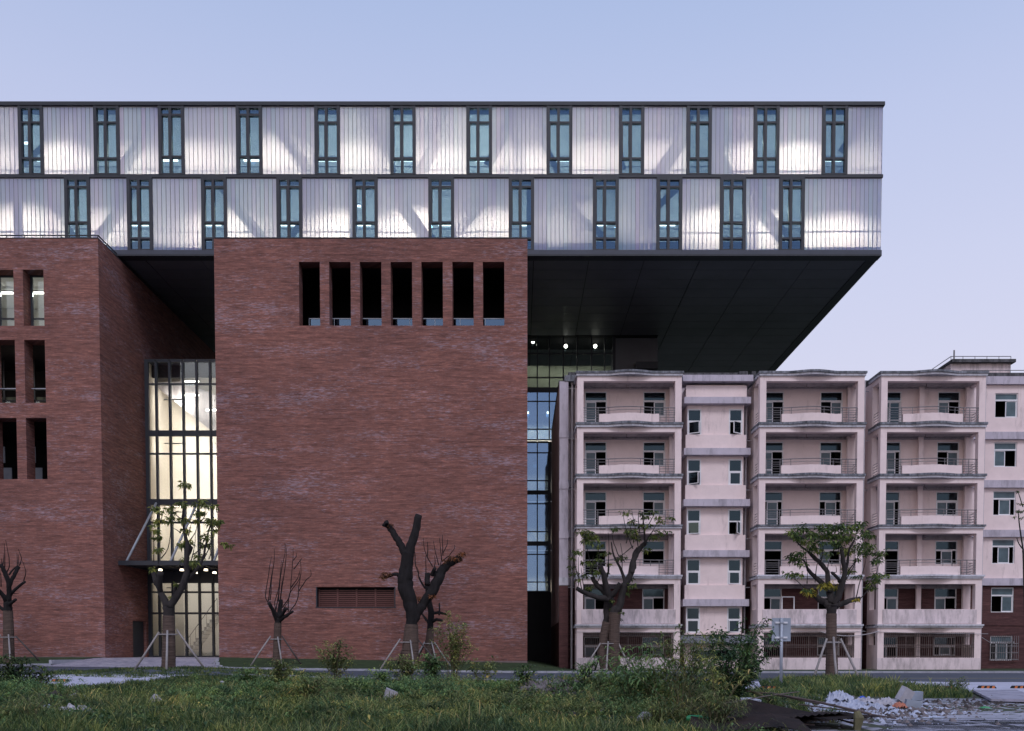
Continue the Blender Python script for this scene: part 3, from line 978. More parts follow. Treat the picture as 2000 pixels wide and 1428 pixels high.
# louvre
lx0, lx1, lz0, lz1 = lv
for q in range(4):
    a = lx0 + .1 + (lx1 - lx0 - .2) * q / 4
    b = lx0 + .1 + (lx1 - lx0 - .2) * (q + 1) / 4
    f = MB()
    f.box(a, a + .05, YB + .28, YB + .36, lz0, lz1 - .1)
    f.box(b - .05, b, YB + .28, YB + .36, lz0, lz1 - .1)
    o = f.build('louvre_panel', MT['louvre'], main)
    for k in range(9):
        z = lz0 + .03 + (lz1 - lz0 - .16) * k / 9
        bx('slat', MT['louvre'], o, a + .05, b - .05, YB + .30, YB + .38, z, z + .075)
bx('louvre_backing', MT['black_room'], main, lx0, lx1, YB + .42, YB + .5, lz0, lz1)
f = MB()
f.box(lx0 - .03, lx1 + .03, YB - .03, YB + .25, lz0 - .05, lz0 - .004)
f.box(lx0 + .003, lx0 + .06, YB - .015, YB + .3, lz0 + .002, lz1 - .004)
f.box(lx1 - .06, lx1 - .003, YB - .015, YB + .3, lz0 + .002, lz1 - .004)
f.build('louvre_frame', MT['dark_metal'], main)

# ------------------------------------------------------------ glazed entrance between the two brick blocks
YC = 60.4
ent = thing('glazed_entrance', ((XA + XM0)/2, YC, zbuild(-20)), 'tall lit glass curtain wall with entrance doors between the brick walls', 'building')
XC0, XC1 = XA + .004, XM0 - .004
GZ = zbuild(-20) + .035
def hz(py): return WZ(py, YC)
ztop = hz(704)
vx = [WX(p, 760, YC) for p in (305.5, 332, 358, 384.5, 411)]
f = MB()
fy0, fy1 = YC - .08, YC + .12
f.box(XC0, XC0 + .24, fy0, fy1, GZ, ztop)
f.box(XC1 - .08, XC1, fy0, fy1, GZ, ztop)
for x in vx:
    f.box(x - .065, x + .065, fy0 - .04, fy1, GZ, ztop - .1)
cells = [XC0 + .24] + vx + [XC1 - .08]
bands = [(hz(707.5), ztop), (hz(752), hz(749)), (hz(852), hz(841)), (hz(888), hz(885)), (hz(986), hz(975)), (hz(1022.5), hz(1019)), (hz(1139), hz(1097)), (hz(1158.5), hz(1155)), (hz(1200), hz(1196)), (GZ, GZ + .08)]
for i in range(len(cells) - 1):
    a = cells[i] + (.065 if i else 0)
    b = cells[i + 1] - (.065 if i < len(cells) - 2 else 0)
    for (c, d) in bands:
        f.box(a, b, fy0 + .01, fy1, c, d)
fr = f.build('curtain_frame', MT['dark_metal'], ent)
bb = sorted(bands)
for i in range(len(cells) - 1):
    a = cells[i] + (.065 if i else 0)
    b = cells[i + 1] - (.065 if i < len(cells) - 2 else 0)
    for k in range(len(bb) - 1):
        bx('pane', MT['glass_clear'], fr, a, b, YC + .0, YC + .02, bb[k][1], bb[k + 1][0])
bx('roof', MT['dark_metal'], ent, XC0, XC1, YC - .08, 70, ztop + .003, ztop + .06)
YE = 64.2
bx('stair_hall_wall', MT['cream'], ent, XC0, XC1, YE, YE + .2, GZ, ztop)
bx('hall_side', MT['cream'], ent, XC0 + .0, XC0 + .05, YC + .13, YE, GZ, ztop)
bx('hall_side', MT['cream'], ent, XC1 - .05, XC1, YC + .13, YE, GZ, ztop)
bx('hall_floor', MT['dark_room'], ent, XC0 + .05, XC1 - .05, YC + .13, YE, GZ - .1, GZ + .02)
for (pa, pb) in ((985, 976),):
    bx('landing', MT['cream'], ent, XC0 + .05, XC1 - .05, YC + .3, YC + 1.0, hz(pa), hz(pb))
# sloping underside of the top stair
x0, z0 = W(300, 751, 62.6); x1, z1 = W(424, 850, 62.6)
m = MB().prism_xz([(x0, z0), (x1, z1), (x1, z1 + 2.6), (x0 + 2.2, z0 + .1)], 62.2, 63.9)
m.build('stair_underside', MT['ceiling_grey'], ent)
x0, z0 = W(284, 742, 61.5); x1, z1 = W(357, 742, 61.5)
bx('ceiling_beam', MT['black_room'], ent, x0 + .1, x1, 61.4, 61.6, WZ(738, 61.5), ztop - .02)
# stair seen through the ground floor glass
def stair(x0, x1, z0, z1, y0, y1, n, dirn=1):
    o = MB().prism_xz([(x0, z0 - .25), (x1, z1 - .25), (x1, z1 - .02), (x0, z0 - .02)], y0, y1).build('stair_flight', MT['cream'], ent)
    for k in range(n):
        a = x0 + (x1 - x0) * k / n
        b = x0 + (x1 - x0) * (k + 1) / n
        z = z0 + (z1 - z0) * k / n
        bx('step', MT['dark_room'], o, min(a, b), max(a, b), y0, y1, z - .02, z + (z1 - z0) / n)
    h = MB()
    h.tube([(x0, y0 - .05, z0 + .95), (x1, y0 - .05, z1 + .95)], .03, 6)
    for k in range(0, n + 1, 2):
        a = x0 + (x1 - x0) * k / n
        z = z0 + (z1 - z0) * k / n
        h.box(a - .015, a + .015, y0 - .07, y0 - .04, z, z + .95)
    h.build('stair_rail', MT['bark'], ent)
xs_, zs_ = W(365, 1268, 62.5); xe_, ze_ = W(428, 1196, 62.5)
stair(xs_, xe_, GZ + .02, ze_, 62.2, 63.4, 12)
m = MB().box(XC1 - .6, XC1 - .1, YE - .06, YE - .004, GZ + 1.6, GZ + 2.6)
m.build('orange_panel', emit_mat('orange_glow', (1.0, 0.35, 0.12), 0.55), ent)
# hall lamps
for (py, n, pwr) in ((785, 2, 300), (870, 2, 330), (1003, 2, 300), (1150, 2, 60)):
    for q in range(n):
        x = XC0 + (XC1 - XC0) * (q + .5) / n
        z = WZ(py, 61.5)
        o = MB().box(x - .7, x + .7, 61.0, 61.12, z, z + .06).build('strip_light', MT['steel_white'], ent)
        l = bpy.data.lights.new('lamp_glow', 'AREA')
        l.shape = 'RECTANGLE'
        l.size, l.size_y = 1.3, .1
        l.energy = pwr * (.42 if py < 1100 else .25)
        l.color = (1.0, .93, .86)
        lo = bpy.data.objects.new('lamp_glow', l)
        C.objects.link(lo)
        lo.parent = o
        lo.location = Vector((x, 61.14, z + .03)) - WL[o]
        lo.rotation_euler = Vector((0, 1, -.1)).to_track_quat('-Z', 'Y').to_euler()
for px, py in ((372, 772), (418, 801), (372, 745)):
    x, z = W(px, py, 61.6)
    bx('ceiling_tube', MT['tube_light'], ent, x - .55, x + .55, 61.55, 61.65, z - .04, z + .04)
# canopy
yc0 = 56.0
zc = WZ(1097, yc0)
cn = MB()
cn.box(XA + .005, XM0 - .005, yc0, YC - .1, zc - .17, zc)
cn.box(XA + .005, XM0 - .005, yc0 - .06, yc0 - .002, zc - .22, zc + .06)
can = cn.build('canopy', MT['dark_metal'], ent)
for k in range(6):
    x = XA + .5 + k * 1.2
    bx('canopy_rib', MT['dark_metal'], can, x, x + .06, yc0, YC - .12, zc - .26, zc - .172)
def rod(pa, pb, ya, yb):
    xa, za = W(pa[0], pa[1], ya); xb, zb = W(pb[0], pb[1], yb)
    MB().tube([(xa, ya, zc + .05), (xb, yb, zb)], .075, 10).build('tie_rod', MT['galv'], ent, smooth=True)
rod((247, 1092), (305, 983), yc0 + .3, YC - .1)
rod((333, 1092), (384.5, 984), yc0 + .3, YC - .1)
rod((418, 1092), (458, 984), yc0 + .3, YC - .1)
for px, py, y in ((313, 1108, 57.0), (355, 1108, 57.0), (402, 1108, 57.0), (382, 1122, 59.0), (419, 1122, 59.0)):
    x = WX(px, py, y)
    o = MB().tube([(x, y, zc - .36), (x, y, zc - .175)], .14, 14).build('downlight', MT['dark_metal'], ent, smooth=False)
    MB().tube([(x, y, zc - .47), (x, y, zc - .36)], [.12, .10], 14).build('lens', MT['down_light'], o)
    spot(o, (x, y, zc - .53), 25, 140, (1, .8, .58))

# ------------------------------------------------------------ rear glazed stair core under the block
YS = 71.5
core = thing('glazed_core', (4, YS, 0.1), 'dark glazed core beneath the cantilever, behind the pink apartments, with three bright lamps', 'building')
xa0, xa1 = XM1 - .3, WX(1076, 1000, YS)
xb1 = WX(1202, 700, YS)
zs1 = ZB0 - .12
zmid = WZ(860, YS)
zlow = WZ(1156, YS)
def curtain(x0, x1, z0, z1, vxs, bnds, mat):
    f = MB()
    xs = [x0] + vxs + [x1]
    f.box(x0, x0 + .06, YS - .06, YS + .1, z0, z1)
    f.box(x1 - .22, x1, YS - .06, YS + .1, z0, z1)
    for x in vxs: f.box(x - .045, x + .045, YS - .08, YS + .1, z0, z1)
    cc = [x0 + .06] + vxs + [x1 - .22]
    bnds = sorted(bnds)
    for i in range(len(cc) - 1):
        a = cc[i] + (.045 if i else 0); b = cc[i + 1] - (.045 if i < len(cc) - 2 else 0)
        for (c, d) in bnds: f.box(a, b, YS - .05, YS + .1, c, d)
    o = f.build('curtain_frame', MT['dark_metal'], core)
    for i in range(len(cc) - 1):
        a = cc[i] + (.045 if i else 0); b = cc[i + 1] - (.045 if i < len(cc) - 2 else 0)
        for k in range(len(bnds) - 1):
            if bnds[k + 1][0] - bnds[k][1] > .1:
                bx('pane', mat, o, a, b, YS, YS + .02, bnds[k][1], bnds[k + 1][0])
def hs(py): return WZ(py, YS)
vcols = [WX(p, 700, YS) for p in (1049.4, 1073, 1100, 1127, 1155, 1181)]
curtain(xa0, xb1, hs(765), hs(655), vcols, [(hs(765), hs(757)), (hs(738.5), hs(736.5)), (hs(692), hs(689.5)), (hs(657), hs(655))], MT['glass_clear'])
curtain(xa0, xb1, zmid, hs(765.5), vcols, [(zmid, hs(858)), (hs(839.5), hs(837.5)), (hs(785), hs(783)), (hs(766.5), hs(765.5))], MT['glass_rear'])
b3 = [(zlow, hs(1154)), (hs(1138), hs(1136)), (hs(1084), hs(1082)), (hs(1066), hs(1057.5)), (hs(1039.5), hs(1037.5)), (hs(985), hs(983)), (hs(966), hs(958)), (hs(940), hs(938)), (hs(885.5), hs(883.5)), (hs(865.5), hs(862))]
curtain(xa0, xa1, zlow, zmid - .25, [WX(1049.4, 1000, YS)], b3, MT['glass_rear'])
bx('top_band', MT['black_room'], core, xa0, WX(1285, 655, YS - .2), YS - .3, YS + 3, hs(655) + .01, ZB0 - .05)
bx('core_wall', MT['soffit'], core, xb1 + .005, WX(1283, 690, YS + .6), YS + .3, YS + 4, 1.0, hs(655) + .0)
bx('duct', MT['dark_metal'], core, WX(1240, 715, YS), WX(1283, 715, YS), YS - .6, YS + .25, hs(724), hs(711))
bx('base_wall', MT['black_room'], core, xa0, WX(1092, 1200, YS), YS, YS + .3, 0, zlow - .005)
# rooms of the core
for (pa, pb, mt_) in ((765, 655, 'green_wall'), (862, 766, 'white_room'), (962, 866, 'white_room'), (1062, 967, 'cream'), (1156, 1067, 'cream')):
    za, zb_ = hs(pa), hs(pb)
    x1_ = xb1 if pa < 900 else xa1 + .6
    bx('room_wall', MT[mt_], core, xa0, x1_, YS + 3.2, YS + 3.3, za, zb_ - (1.35 if pa == 765 else 0))
    bx('room_floor', MT['dark_room'], core, xa0, x1_, YS + .12, YS + 3.2, za - .15, za)
for px, py in ((1041, 667), (1105, 676), (1162.5, 676)):
    y = YS + 1.2
    x, z = W(px, py, y)
    o = MB().tube([(x, y, z + .1), (x, y, z + 1.0)], .03, 6).build('pendant_lamp', MT['dark_metal'], core)
    MB().tube([(x, y, z - .13), (x, y, z), (x, y, z + .12)], [.09, .15, .07], 10).build('bulb', MT['tube_light'], o, smooth=True)
    spot(o, (x, y, z - .2), 300, 160, (1, .98, .85))
for px, py, e in ((1070, 806, 200), (1031, 806, 200), (1045, 905, 90), (1045, 1012, 110), (1045, 1108, 130)):
    y = YS + 1.6
    x, z = W(px, py, y)
    o = MB().tube([(x, y, z + .1), (x, y, z + .5)], .03, 6).build('ceiling_lamp', MT['dark_metal'], core)
    MB().tube([(x, y, z - .1), (x, y, z), (x, y, z + .1)], [.06, .11, .05], 10).build('bulb', MT['tube_light'] if py in (806,) else MT['steel_white'], o, smooth=True)
    spot(o, (x, y, z - .2), e * 1.6, 165, (1, .93, .8))

# ------------------------------------------------------------ pink apartment building
YA = 54.0           # front plane of the balcony towers
YBW = 55.7          # back wall of the balconies
YR = 57.0           # recessed main wall
def az(py): return WZ(py, YA)
apt = thing('apartment_building', (20, YR, 0), 'weathered pink apartment building with three stacks of curved balconies and open windows', 'building')
GA = 0.0
OT = [744.5, 844.0, 943.7, 1042.0, 1140.6, 1235.5]      # tops of the balcony openings
ST = [726.0, 825.5, 926.0, 1025.0, 1123.0, 1219.5]      # tops of the slabs
SB = [734.5, 834.7, 934.8, 1032.5, 1130.3, 1226.0]      # bottoms of the slabs
AP = WX(1127.5, 740, YA)
TWX = [AP, (WX(1486, 740, YA) + WX(1478.5, 1220, YA)) / 2, (WX(1724, 740, YA) + WX(1712, 1220, YA)) / 2]
TW = 6.12
AX1 = 34.0          # far end of the building, outside the frame
ZRF = WZ(737, YR)
AXL = WX(1093, 745, 56.0)

def bulge_poly(x0, x1, yf, yb, c, hw, e, n=14):
    p = [(x0, yb), (x0, yf)]
    for i in range(n + 1):
        t = i / n
        p.append((c - hw + 2 * hw * t, yf - e * (math.sin(math.pi * t) ** 1.3)))
    p += [(x1, yf), (x1, yb)]
    return p

def pane_or_dark(parent, x0, x1, y, z0, z1, kind):
    if kind == 'open': return
    bx('pane', MT['frosted'] if kind == 'f' else MT['glass_house'], parent, x0, x1, y, y + .015, z0, z1)

def sash(parent, x0, x1, y, z0, z1, kind, fw=.05, panel=False):
    f = MB()
    f.box(x0, x0 + fw, y, y + .04, z0, z1)
    f.box(x1 - fw, x1, y, y + .04, z0, z1)
    f.box(x0 + fw, x1 - fw, y, y + .04, z0, z0 + fw)
    f.box(x0 + fw, x1 - fw, y, y + .04, z1 - fw, z1)
    if panel:
        zm = z0 + (z1 - z0) * .33
        f.box(x0 + fw, x1 - fw, y, y + .04, zm - .03, zm + .03)
    o = f.build('sash', MT['white_frame'], parent)
    return o

def slide_window(parent, x0, x1, y, z0, z1, zt, pos_='L', trans='g', door=False, name='window'):
    """transom light above zt, two sliding leaves below: pos_ says where the closed glass stands"""
    f = MB()
    fw = .055
    f.box(x0, x0 + fw, y, y + .1, z0, z1)
    f.box(x1 - fw, x1, y, y + .1, z0, z1)
    f.box(x0 + fw, x1 - fw, y, y + .1, z1 - fw, z1)
    f.box(x0 + fw, x1 - fw, y - .01, y + .1, zt - .045, zt + .045)
    f.box(x0 + fw, x1 - fw, y, y + .1, z0, z0 + .04)
    xm = (x0 + x1) / 2
    w = f.build(name, MT['white_frame'], parent)
    bx('pane', MT['glass_house'] if trans == 'g' else MT['frosted'], w, x0 + fw, x1 - fw, y + .05, y + .065, zt + .045, z1 - fw)
    if 'L' in pos_: a, b = x0 + fw, xm + .02
    elif 'R' in pos_: a, b = xm - .02, x1 - fw
    elif 'M' in pos_: a, b = x0 + (x1 - x0) * .28, x0 + (x1 - x0) * .28 + (x1 - x0) * .5
    else: a = None
    if a is not None:
        sash(w, a, b, y + .03, z0 + .04, zt - .045, 'f', panel=door)
        bx('pane', MT['frosted'], w, a + .05, b - .05, y + .045, y + .055, z0 + .09, zt - .095)
    if 'B' in pos_:       # both leaves closed
        sash(w, x0 + fw, xm + .02, y + .03, z0 + .04, zt - .045, 'f', panel=door)
        bx('pane', MT['frosted'], w, x0 + fw + .05, xm - .03, y + .045, y + .055, z0 + .09, zt - .095)
        sash(w, xm - .02, x1 - fw, y + .075, z0 + .04, zt - .045, 'g', panel=door)
        bx('pane', MT['glass_house'], w, xm + .03, x1 - fw - .05, y + .085, y + .093, z0 + .09, zt - .095)
    return w

LP = [['LR', 'R'], ['L', 'R'], ['L', 'R'], ['N', 'N'], ['L', 'L'], ['L', 'R']]
# closed-leaf pattern per tower and floor: (left door, right window)
PAT = [[('L', 'R'), ('L', 'R'), ('L', 'R'), ('N', 'N'), ('L', 'L'), ('L', 'R')],
       [('L', 'R'), ('L', 'L'), ('M', 'M'), ('N', 'L'), ('R', 'N'), ('N', 'R')],
       [('B', 'L'), ('M', 'R'), ('M', 'B'), ('N', 'M'), ('R', 'L'), ('L', 'M')]]
for ti, X0 in enumerate(TWX):
    X1 = X0 + TW
    ix0, ix1 = X0 + .37, X1 - .38
    cc = X0 + TW * .505
    # piers and beams of the loggia front: one frame with real openings
    holes = []
    for k in range(6):
        zt = az(OT[k])
        if k < 4: zb = az(ST[k + 1])
        elif k == 4: zb = az(1190)
        else: zb = az(1284.7)
        holes.append((ix0, ix1, zb, zt))
    m = wall_mb(MB(), X0, X1, GA, az(SB[0]), YA, YA + .36, holes)
    fr = m.build('balcony_frame', MT['pink'], apt)
    # left and right flanks with side openings
    for sx, (a, b) in enumerate(((X0 + .002, X0 + .3), (X1 - .3, X1 - .002))):
        mm = MB()
        for k in range(6):
            zt = az(OT[k])
            if k < 4: zb = az(ST[k + 1])
            elif k == 4: zb = az(1190)
            else: zb = az(1260)
            ztop = az(SB[0]) if k == 0 else az(SB[k])
            # solid above the opening, opening itself, then next
            znext = az(SB[k + 1]) if k < 5 else GA
            mm.box(a, b, YA + .36, YBW, zt, ztop)
            if k >= 4: mm.box(a, b, YA + .36, YBW, znext, zb)
            mm.box(a, b, YBW - .35, YBW, zb, zt)
        mm.build('flank_wall', MT['pink'], apt)
    # body of the tower behind the balconies
    holesb = []
    dl = (X0 + .57, X0 + 1.90)
    dr = (X0 + 4.10, X0 + 5.45)
    for k in range(6):
        zc_ = WZ([760, 859, 958, 1055, 1150, 1243][k], YBW)
        zfl = az(ST[k + 1]) + .0 if k < 5 else GA + .15
        zhd = WZ([765, 863, 960.5, 1056.5, 1149, 1244][k], YBW)
        holesb.append((dl[0], dl[1], zfl + .02, zhd))
        holesb.append((dr[0], dr[1], zfl + (.78 if k != 3 else .78), zhd))
    zred = az(1130)
    m = wall_mb(MB(), X0, X1, zred, az(SB[0]), YBW, YBW + .2, [h for h in holesb if h[2] > zred])
    m.build('back_wall', MT['pink'], apt)
    m = wall_mb(MB(), X0, X1, GA, zred, YBW, YBW + .2, [h for h in holesb if h[2] < zred])
    m.build('lower_back_wall', MT['tile_red'], apt)
    for a, b in ((X0, X0 + .2), (X1 - .2, X1)):
        bx('tower_side', MT['pink'], apt, a, b, YBW + .2, YR, zred, az(SB[0]))
        bx('tower_side', MT['tile_red'], apt, a, b, YBW + .2, YR, GA, zred)
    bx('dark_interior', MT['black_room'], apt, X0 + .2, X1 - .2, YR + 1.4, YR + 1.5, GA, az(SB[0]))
    for k in range(6):
        zs_top = az(ST[k])
        zs_bot = az(SB[k])
        if k > 0:
            bx('room_floor', MT['dark_room'], apt, X0 + .2, X1 - .2, YBW + .21, YR + 1.4, zs_bot - .1, zs_top - .01)
        # balcony ceiling beam and slab
        e = .34
        ov = .10
        top = MB().prism_xy(bulge_poly(X0 - ov, X1 + ov, YA - .16, YA + .2, cc, 1.38, e), zs_bot + (zs_top - zs_bot) * .52, zs_top)
        to = top.build('cornice', MT['cornice_top'] if k < 4 else MT['cornice'], apt)
        lo_ = MB().prism_xy(bulge_poly(X0 - ov * .55, X1 + ov * .55, YA - .10, YA + .2, cc, 1.34, e * .92), zs_bot + (zs_top - zs_bot) * .02, zs_bot + (zs_top - zs_bot) * .515)
        lo_.build('moulding', MT['cornice'], to)
        for a, b in ((X0 - ov, X0 - .002), (X1 + .002, X1 + ov)):
            bx('moulding', MT['cornice'], to, a, b, YA + .2, YBW, zs_bot, zs_bot + (zs_top - zs_bot) * .5)
            bx('moulding', MT['cornice_top'], to, a, b, YA + .2, YBW, zs_bot + (zs_top - zs_bot) * .505, zs_top)
        if k > 0:
            bx('balcony_slab', MT['pink_dirty'], apt, X0 + .3, X1 - .3, YA + .361, YBW - .002, zs_bot + .02, zs_top - .02)
        else:
            bx('roof_slab', MT['roof_dirty'], apt, X0 + .002, X1 - .002, YA + .201, YR, zs_bot + .003, zs_top + .1)
        zce = WZ([760, 859, 958, 1055, 1150, 1243][k], YBW)
        bx('ceiling_beam', MT['ceiling_grey'], apt, X0 + .3, X1 - .3, YBW - .25, YBW - .002, zce, az(SB[k]) if k else zs_bot)
        bx('balcony_ceiling', MT['ceiling_grey'], apt, X0 + .3, X1 - .3, YA + .361, YBW - .252, az(OT[k]) + .06, az(OT[k]) + .12)
        if k > 0 or True:
            hk = MB().tube([(cc - .1, YA + .8, az(OT[k]) + .06), (cc - .1, YA + .8, az(OT[k]) - .12), (cc + .02, YA + .8, az(OT[k]) - .16)], .015, 5)
            hk.build('hook', MT['rust_bar'], apt)
        # openings
        h1, h2 = holesb[2 * k], holesb[2 * k + 1]
        ztr = h1[3] - .56
        p = PAT[ti][k]
        slide_window(apt, h1[0], h1[1], YBW + .03, h1[2], h1[3], ztr, p[0], door=True, name='balcony_door')
        slide_window(apt, h2[0], h2[1], YBW + .03, h2[2], h2[3], ztr, p[1])
        # pilasters by the back wall
        bx('pilaster', MT['pink'], apt, X0 + 5.62, X0 + 5.80, YBW - .45, YBW - .252, zs_top if k == 5 else az(ST[k + 1]) if k < 5 else 0, az(OT[k]) + .06) if k < 5 else None
        if ti == 2:
            bx('pilaster', MT['pink'], apt, X0 + 2.82, X0 + 3.1, YBW - .42, YBW - .252, az(ST[k + 1]) if k < 5 else GA + .5, az(OT[k]) + .06)
        # parapet and railings on the four upper balconies
        if k < 4:
            zf = az(ST[k + 1])
            hp = .50
            px0, px1 = X0 + 1.29, X1 - 1.32
            n = 16
            outer, inner = [], []
            for i in range(n + 1):
                x = px0 + (px1 - px0) * i / n
                t = (x - (cc - 1.3)) / 2.6
                ee = .28 * math.sin(math.pi * t) ** 1.3 if 0 < t < 1 else 0
                outer.append((x, YA - .02 - ee))
                inner.append((x, YA + .13 - ee))
            pm = MB()
            for i in range(n):
                pm.prism_xy([outer[i], outer[i+1], inner[i+1], inner[i]], zf, zf + hp + .012 * (i % 2))
            # top follows a shallow arch as in the casting
            pm.build('parapet', MT['pink'], apt)
            rm = MB()
            path = []
            for i in range(19):
                x = ix0 + (ix1 - ix0) * i / 18
                t = (x - (cc - 1.6)) / 3.2
                ee = .30 * math.sin(math.pi * t) ** 1.3 if 0 < t < 1 else 0
                path.append((x, YA + .04 - ee))
            rm.tube([(x, y, zf + .87) for x, y in path], .026, 6)
            rm.tube([(x, y, zf + .70) for x, y in path], .016, 5)
            ro = rm.build('railing', MT['rail'], apt, smooth=True)
            bm_ = MB()
            for zz in (.15, .31, .46, .58):
                bm_.tube([(ix0, YA + .04, zf + zz), (px0 - .02, YA + .04, zf + zz)], .017, 5)
                bm_.tube([(px1 + .02, YA + .04, zf + zz), (ix1, YA + .04, zf + zz)], .017, 5)
            bm_.build('rail_bars', MT['rail'], ro)['kind'] = 'stuff'
            for xq in (ix0 + .06, px0 - .06, px1 - .45, px1 + .06, ix1 - .06, px1 + .42):
                hq = 0 if not (px0 < xq < px1) else hp
                bx('post', MT['rail'], ro, xq - .017, xq + .017, YA + .02, YA + .055, zf + hq, zf + .86)
            for xq in (px0 + .55, px1 - 1.1):
                t = (xq - (cc - 1.6)) / 3.2
                ee = .30 * math.sin(math.pi * t) ** 1.3 if 0 < t < 1 else 0
                bx('post', MT['rail'], ro, xq - .015, xq + .015, YA + .03 - ee, YA + .055 - ee, zf + hp, zf + .86)
            for sxx in (X0 + .12, X1 - .12):
                sb_ = MB()
                for zz in (.15, .31, .46, .62, .78):
                    sb_.tube([(sxx, YA + .36, zf + zz), (sxx, YBW - .35, zf + zz)], .018, 5)
                sb_.build('flank_bars', MT['rail'], ro)['kind'] = 'stuff'
        if k == 4:
            pass
    # ground floor security grille
    za, zb = az(1284.7), az(1235.5)
    g = MB()
    for zz, r in ((az(1237.5), .02), (az(1242.5), .016), (az(1260), .022), (az(1264), .016), (az(1282), .018)):
        g.box(ix0, ix1, YA + .02, YA + .05, zz - r, zz + r)
    go = g.build('security_grille', MT['rust_bar'], apt)
    nb = 44
    gb = MB()
    for q in range(nb + 1):
        x = ix0 + (ix1 - ix0) * q / nb
        w_ = .022 if q % 11 == 0 else .010
        gb.box(x - w_, x + w_, YA + .052, YA + .075, za, zb)
    gb.build('grille_bars', MT['rust_bar'], go)['kind'] = 'stuff'
    bx('base_wall', MT['pink_dirty'], apt, X0 - .002, X1 + .002, YA - .012, YA - .002, GA, za - .02)
    bx('sill', MT['pink_dirty'], apt, ix0 - .1, ix1 + .1, YA - .03, YA - .013, az(1190) - .84, az(1190) - .02)
    # rainwater pipe beside each stack
    if ti > 0:
        xq = X0 - .33
        pm = MB().tube([(xq, YBW + .2, GA), (xq, YBW + .2, az(752))], .06, 8)
        for k in range(6):
            pm.box(xq - .02, X0, YBW + .18, YBW + .22, az(OT[k]) - .1, az(OT[k]) - .05)
            pm.tube([(xq, YBW + .2, az(OT[k]) - .9), (xq, YBW + .2, az(OT[k]) - .8)], .085, 8)
        pm.build('rainwater_pipe', MT['pipe'], apt)
    xq = X1 + .14
    if ti > 0:
        MB().tube([(xq, YA + .3, GA), (xq, YA + .3, az(740))], .035, 6).build('thin_pipe', MT['pipe'], apt)

# loose white frame leaning in a first floor balcony
x, z = W(1544, 1178, YA + .9)
f = MB()
a, b = WX(1526.5, 1178, YA + .9), WX(1552, 1178, YA + .9)
c, d = az(1192), WZ(1165, YA + .9)
f.box(a, a + .06, YA + .9, YA + .94, c, d); f.box(b - .06, b, YA + .9, YA + .94, c, d)
f.box(a + .06, b - .06, YA + .9, YA + .94, d - .06, d)
f.build('loose_window_frame', MT['white_frame'])
_props(bpy.context.scene.objects['loose_window_frame'], 'loose white window frame standing on a first floor balcony', 'window frame')

# recessed main wall between and beside the stacks
def rz(py): return WZ(py, YR)
RW = []
T1, T2, T3 = TWX
wx0, wx1 = (WX(1945.5, 790, YR) + WX(1934, 1170, YR)) / 2, (WX(1990.6, 790, YR) + WX(1978, 1170, YR)) / 2
WR = [(815.6, 767.8, 781.5), (912, 863.8, 878.5), (1006.6, 959, 974), (1101, 1053, 1067), (1196, 1147.6, 1163), (1290, 1242, 1255)]
zred = rz(1144)
holes = [(wx0, wx1, rz(a), rz(b)) for a, b, c in WR]
xs_r = T3 + TW - .2
for (xa, xb, hl) in ((AXL + .56, T1, []), (T1 + TW, T2, []), (T2 + TW, T3, []), (T3 + TW, AX1, holes)):
    m = wall_mb(MB(), xa, xb, zred, ZRF - .05, YR, YR + .2, [h for h in hl if h[2] > zred])
    m.build('main_wall', MT['pink'] if hl else MT['pink_dirty'], apt)
    m = wall_mb(MB(), xa, xb, GA, zred, YR, YR + .2, [h for h in hl if h[2] < zred])
    m.build('lower_wall', MT['tile_red'], apt)
    for k in range(6):
        t0, b0 = [(737, 752), (845, 859), (939, 953.5), (1035.7, 1049.5), (1130, 1144), (1218, 1222)][k]
        bx('string_course', MT['lilac'] if k < 5 else MT['tile_red'], apt, xa, xb, YR - (.22 if k < 5 else .05), YR - .002, rz(b0), rz(t0))
    bx('roof_parapet', MT['roof_dirty'], apt, xa, xb, YR - .1, YR + .3, rz(736.5), rz(729))
pats = ['R', 'L', 'M', 'M', 'R', 'M']
for (a, b, c), pt in zip(WR, pats):
    slide_window(apt, wx0, wx1, YR + .06, rz(a), rz(b), rz(c), pt, trans='f')
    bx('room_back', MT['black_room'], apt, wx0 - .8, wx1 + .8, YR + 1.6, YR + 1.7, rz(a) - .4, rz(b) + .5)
g = MB()
a, b, c = WR[5]
for zz in (rz(1257), rz(1262), rz(1275), rz(1288)):
    g.box(wx0 - .05, wx1 + .25, YR - .22, YR - .19, zz - .02, zz + .02)
for q in range(14):
    x = wx0 - .05 + (wx1 - wx0 + .3) * q / 13
    g.box(x - .012, x + .012, YR - .19, YR - .165, rz(1290), rz(1242))
for q in range(10):
    x = wx0 + (wx1 - wx0) * q / 10
    g.box(x, x + .09, YR - .25, YR - .23, rz(1257), rz(1253))
g.build('window_grille', MT['rail'], apt)
bx('main_roof', MT['roof_dirty'], apt, AXL, AX1, YR + .3, 70, ZRF - .4, ZRF - .1)
bx('main_back', MT['pink_dirty'], apt, AXL, AX1, 69.8, 70, GA, ZRF - .4)
bx('main_end', MT['pink_dirty'], apt, AXL, AXL + .25, 56.6, 69.8, 3.0, WZ(745, 56))
bx('main_end', MT['tile_red'], apt, AXL, AXL + .25, 56.6, 69.8, GA, 3.0)
bx('main_end', MT['pink_dirty'], apt, AX1 - .25, AX1, YR + .2, 69.8, GA, ZRF - .4)
